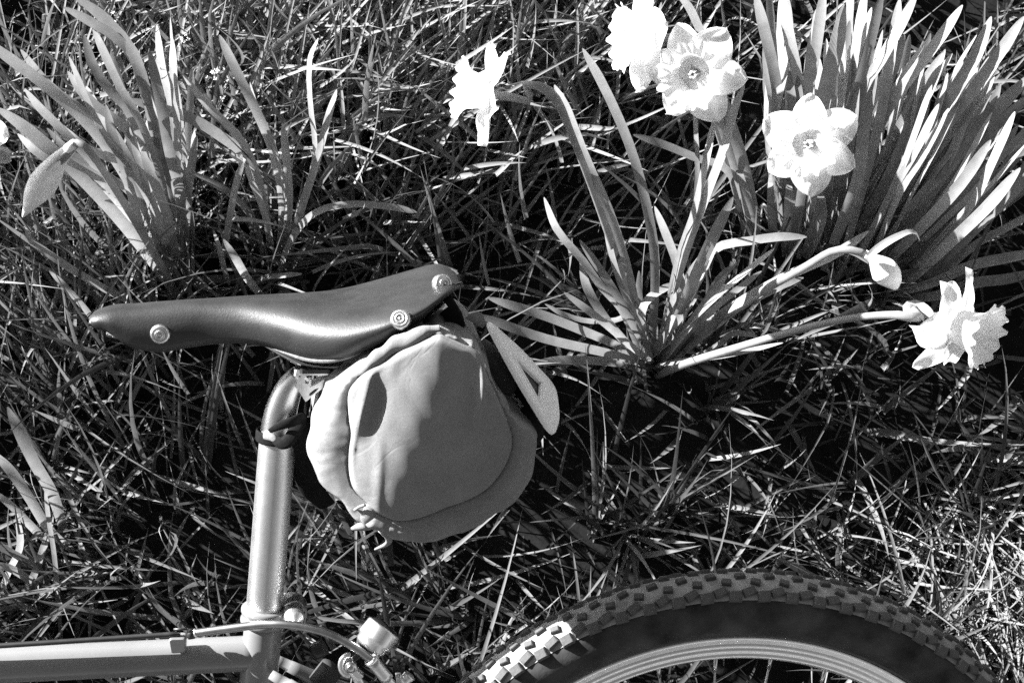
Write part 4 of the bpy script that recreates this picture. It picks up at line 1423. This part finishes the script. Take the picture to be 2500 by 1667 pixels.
def build_grass():
    groups = []
    def field(n, x0, x1, y0, y1):
        return RNG.uniform(x0, x1, n), RNG.uniform(y0, y1, n)
    def add(X, Y, Lm, Wm, lean_m, lean_s, azm=None, azs=None, tone=(0, 1), bendm=.6, bends=.5, z0=-.008):
        n = len(X)
        L = np.clip(RNG.lognormal(math.log(Lm), .38, n), .02, .26)
        W = np.clip(RNG.normal(Wm, Wm * .28, n), Wm * .45, Wm * 2)
        lean = np.abs(RNG.normal(lean_m, lean_s, n))
        az = RNG.uniform(0, 2 * math.pi, n) if azm is None else RNG.normal(azm, azs, n)
        bend = RNG.normal(bendm, bends, n)
        kink = np.where(RNG.random(n) < .16, RNG.integers(2, 6, n), -1)
        tw = RNG.normal(0, .9, n)
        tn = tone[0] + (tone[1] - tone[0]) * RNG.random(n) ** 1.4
        groups.append((grass_blades(X, Y, L, W, lean, az, bend, tn, kink, tw, z0=z0), tn))
    # main sward: tufts of long curved blades, and single blades between
    nt = 760
    TX, TY = field(nt, -1.0, 1.0, -.75, .95)
    dens = .5 + .5 * np.sin(TX * 9 + 2 * np.sin(TY * 7)) * np.sin(TY * 11 + TX * 4)
    keep = RNG.random(nt) < np.clip(.30 + .65 * dens, .12, 1)
    TX, TY = TX[keep], TY[keep]
    cnt = RNG.integers(5, 17, len(TX))
    idx = np.repeat(np.arange(len(TX)), cnt)
    X = TX[idx] + RNG.normal(0, .007, len(idx))
    Y = TY[idx] + RNG.normal(0, .007, len(idx))
    taz = RNG.normal(1.7, 1.5, len(TX))
    add(X, Y, .120, .0054, .50, .28, taz[idx], .75, (.2, .85), 1.0, .6)
    X, Y = field(2300, -1.0, 1.0, -.75, .95)
    add(X, Y, .095, .0058, .72, .36, tone=(.25, .9), bendm=.8, bends=.7)
    X, Y = field(320, -1.0, 1.0, -.75, .95)
    add(X, Y, .110, .0085, .70, .3, tone=(.4, 1))
    # finer, duller undergrowth
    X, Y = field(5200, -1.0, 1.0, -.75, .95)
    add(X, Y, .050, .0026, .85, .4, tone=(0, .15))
    # lush leaning patch at the top middle
    c = G(900, 220, 0)
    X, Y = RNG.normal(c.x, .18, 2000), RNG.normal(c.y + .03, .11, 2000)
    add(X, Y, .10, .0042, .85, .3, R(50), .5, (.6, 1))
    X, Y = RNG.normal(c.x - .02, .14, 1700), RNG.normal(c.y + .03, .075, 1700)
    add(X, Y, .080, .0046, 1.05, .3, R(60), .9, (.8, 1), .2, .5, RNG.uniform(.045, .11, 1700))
    # bright blades at the left behind the saddle nose
    c = G(130, 640, 0)
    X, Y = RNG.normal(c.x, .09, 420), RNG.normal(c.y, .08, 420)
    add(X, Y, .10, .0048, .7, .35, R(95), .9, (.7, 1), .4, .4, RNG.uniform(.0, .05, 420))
    # pale straw tuft falling over at the right, by the tyre
    c = G(2440, 1400, 0)
    X, Y = RNG.normal(c.x + .05, .05, 700), RNG.normal(c.y, .05, 700)
    add(X, Y, .12, .0036, .8, .35, R(-75), .55, (.7, 1), 1.0, .4)
    c = G(2300, 1330, 0)
    X, Y = RNG.normal(c.x, .12, 350), RNG.normal(c.y, .05, 350)
    add(X, Y, .08, .0030, .9, .35, None, None, (.5, 1))
    # broader blades at the left
    c = G(150, 1000, 0)
    X, Y = RNG.normal(c.x, .17, 700), RNG.normal(c.y, .2, 700)
    add(X, Y, .12, .0052, .7, .3, R(100), .9, (.3, .9))
    # beyond the picture
    rad = np.sqrt(RNG.uniform(.9 ** 2, 3.6 ** 2, 26000))
    a = RNG.uniform(0, 2 * math.pi, 26000)
    X, Y = rad * np.cos(a), rad * np.sin(a)
    k = (np.abs(X) > .98) | (Y > .93) | (Y < -.73)
    add(X[k], Y[k], .095, .0045, .7, .35)
    V = np.concatenate([g[0] for g in groups])
    tone = np.concatenate([g[1] for g in groups])
    n, s1 = V.shape[0], V.shape[1]
    nv = s1 * 3
    me = bpy.data.meshes.new('grass')
    me.vertices.add(n * nv)
    me.vertices.foreach_set('co', V.reshape(-1).astype(np.float32))
    base = (np.arange(n) * nv)[:, None, None]
    quads = []
    for i in range(s1 - 1):
        for j in (0, 1):
            quads.append((i * 3 + j, i * 3 + j + 1, (i + 1) * 3 + j + 1, (i + 1) * 3 + j))
    Fq = (base + np.array(quads)[None]).reshape(-1, 4)
    nf = len(Fq)
    me.loops.add(nf * 4)
    me.loops.foreach_set('vertex_index', Fq.reshape(-1).astype(np.int32))
    me.polygons.add(nf)
    me.polygons.foreach_set('loop_start', (np.arange(nf) * 4).astype(np.int32))
    me.polygons.foreach_set('use_smooth', np.ones(nf, dtype=bool))
    me.update(calc_edges=True)
    at = me.attributes.new('tone', 'FLOAT', 'POINT')
    at.data.foreach_set('value', np.repeat(tone, nv).astype(np.float32))
    me.materials.append(M['grass'])
    o = bpy.data.objects.new('grass', me)
    COL.objects.link(o)
    o['kind'] = 'stuff'
    o['label'] = 'tangled long grass and thatch covering the ground'
    o['category'] = 'grass'
build_grass()
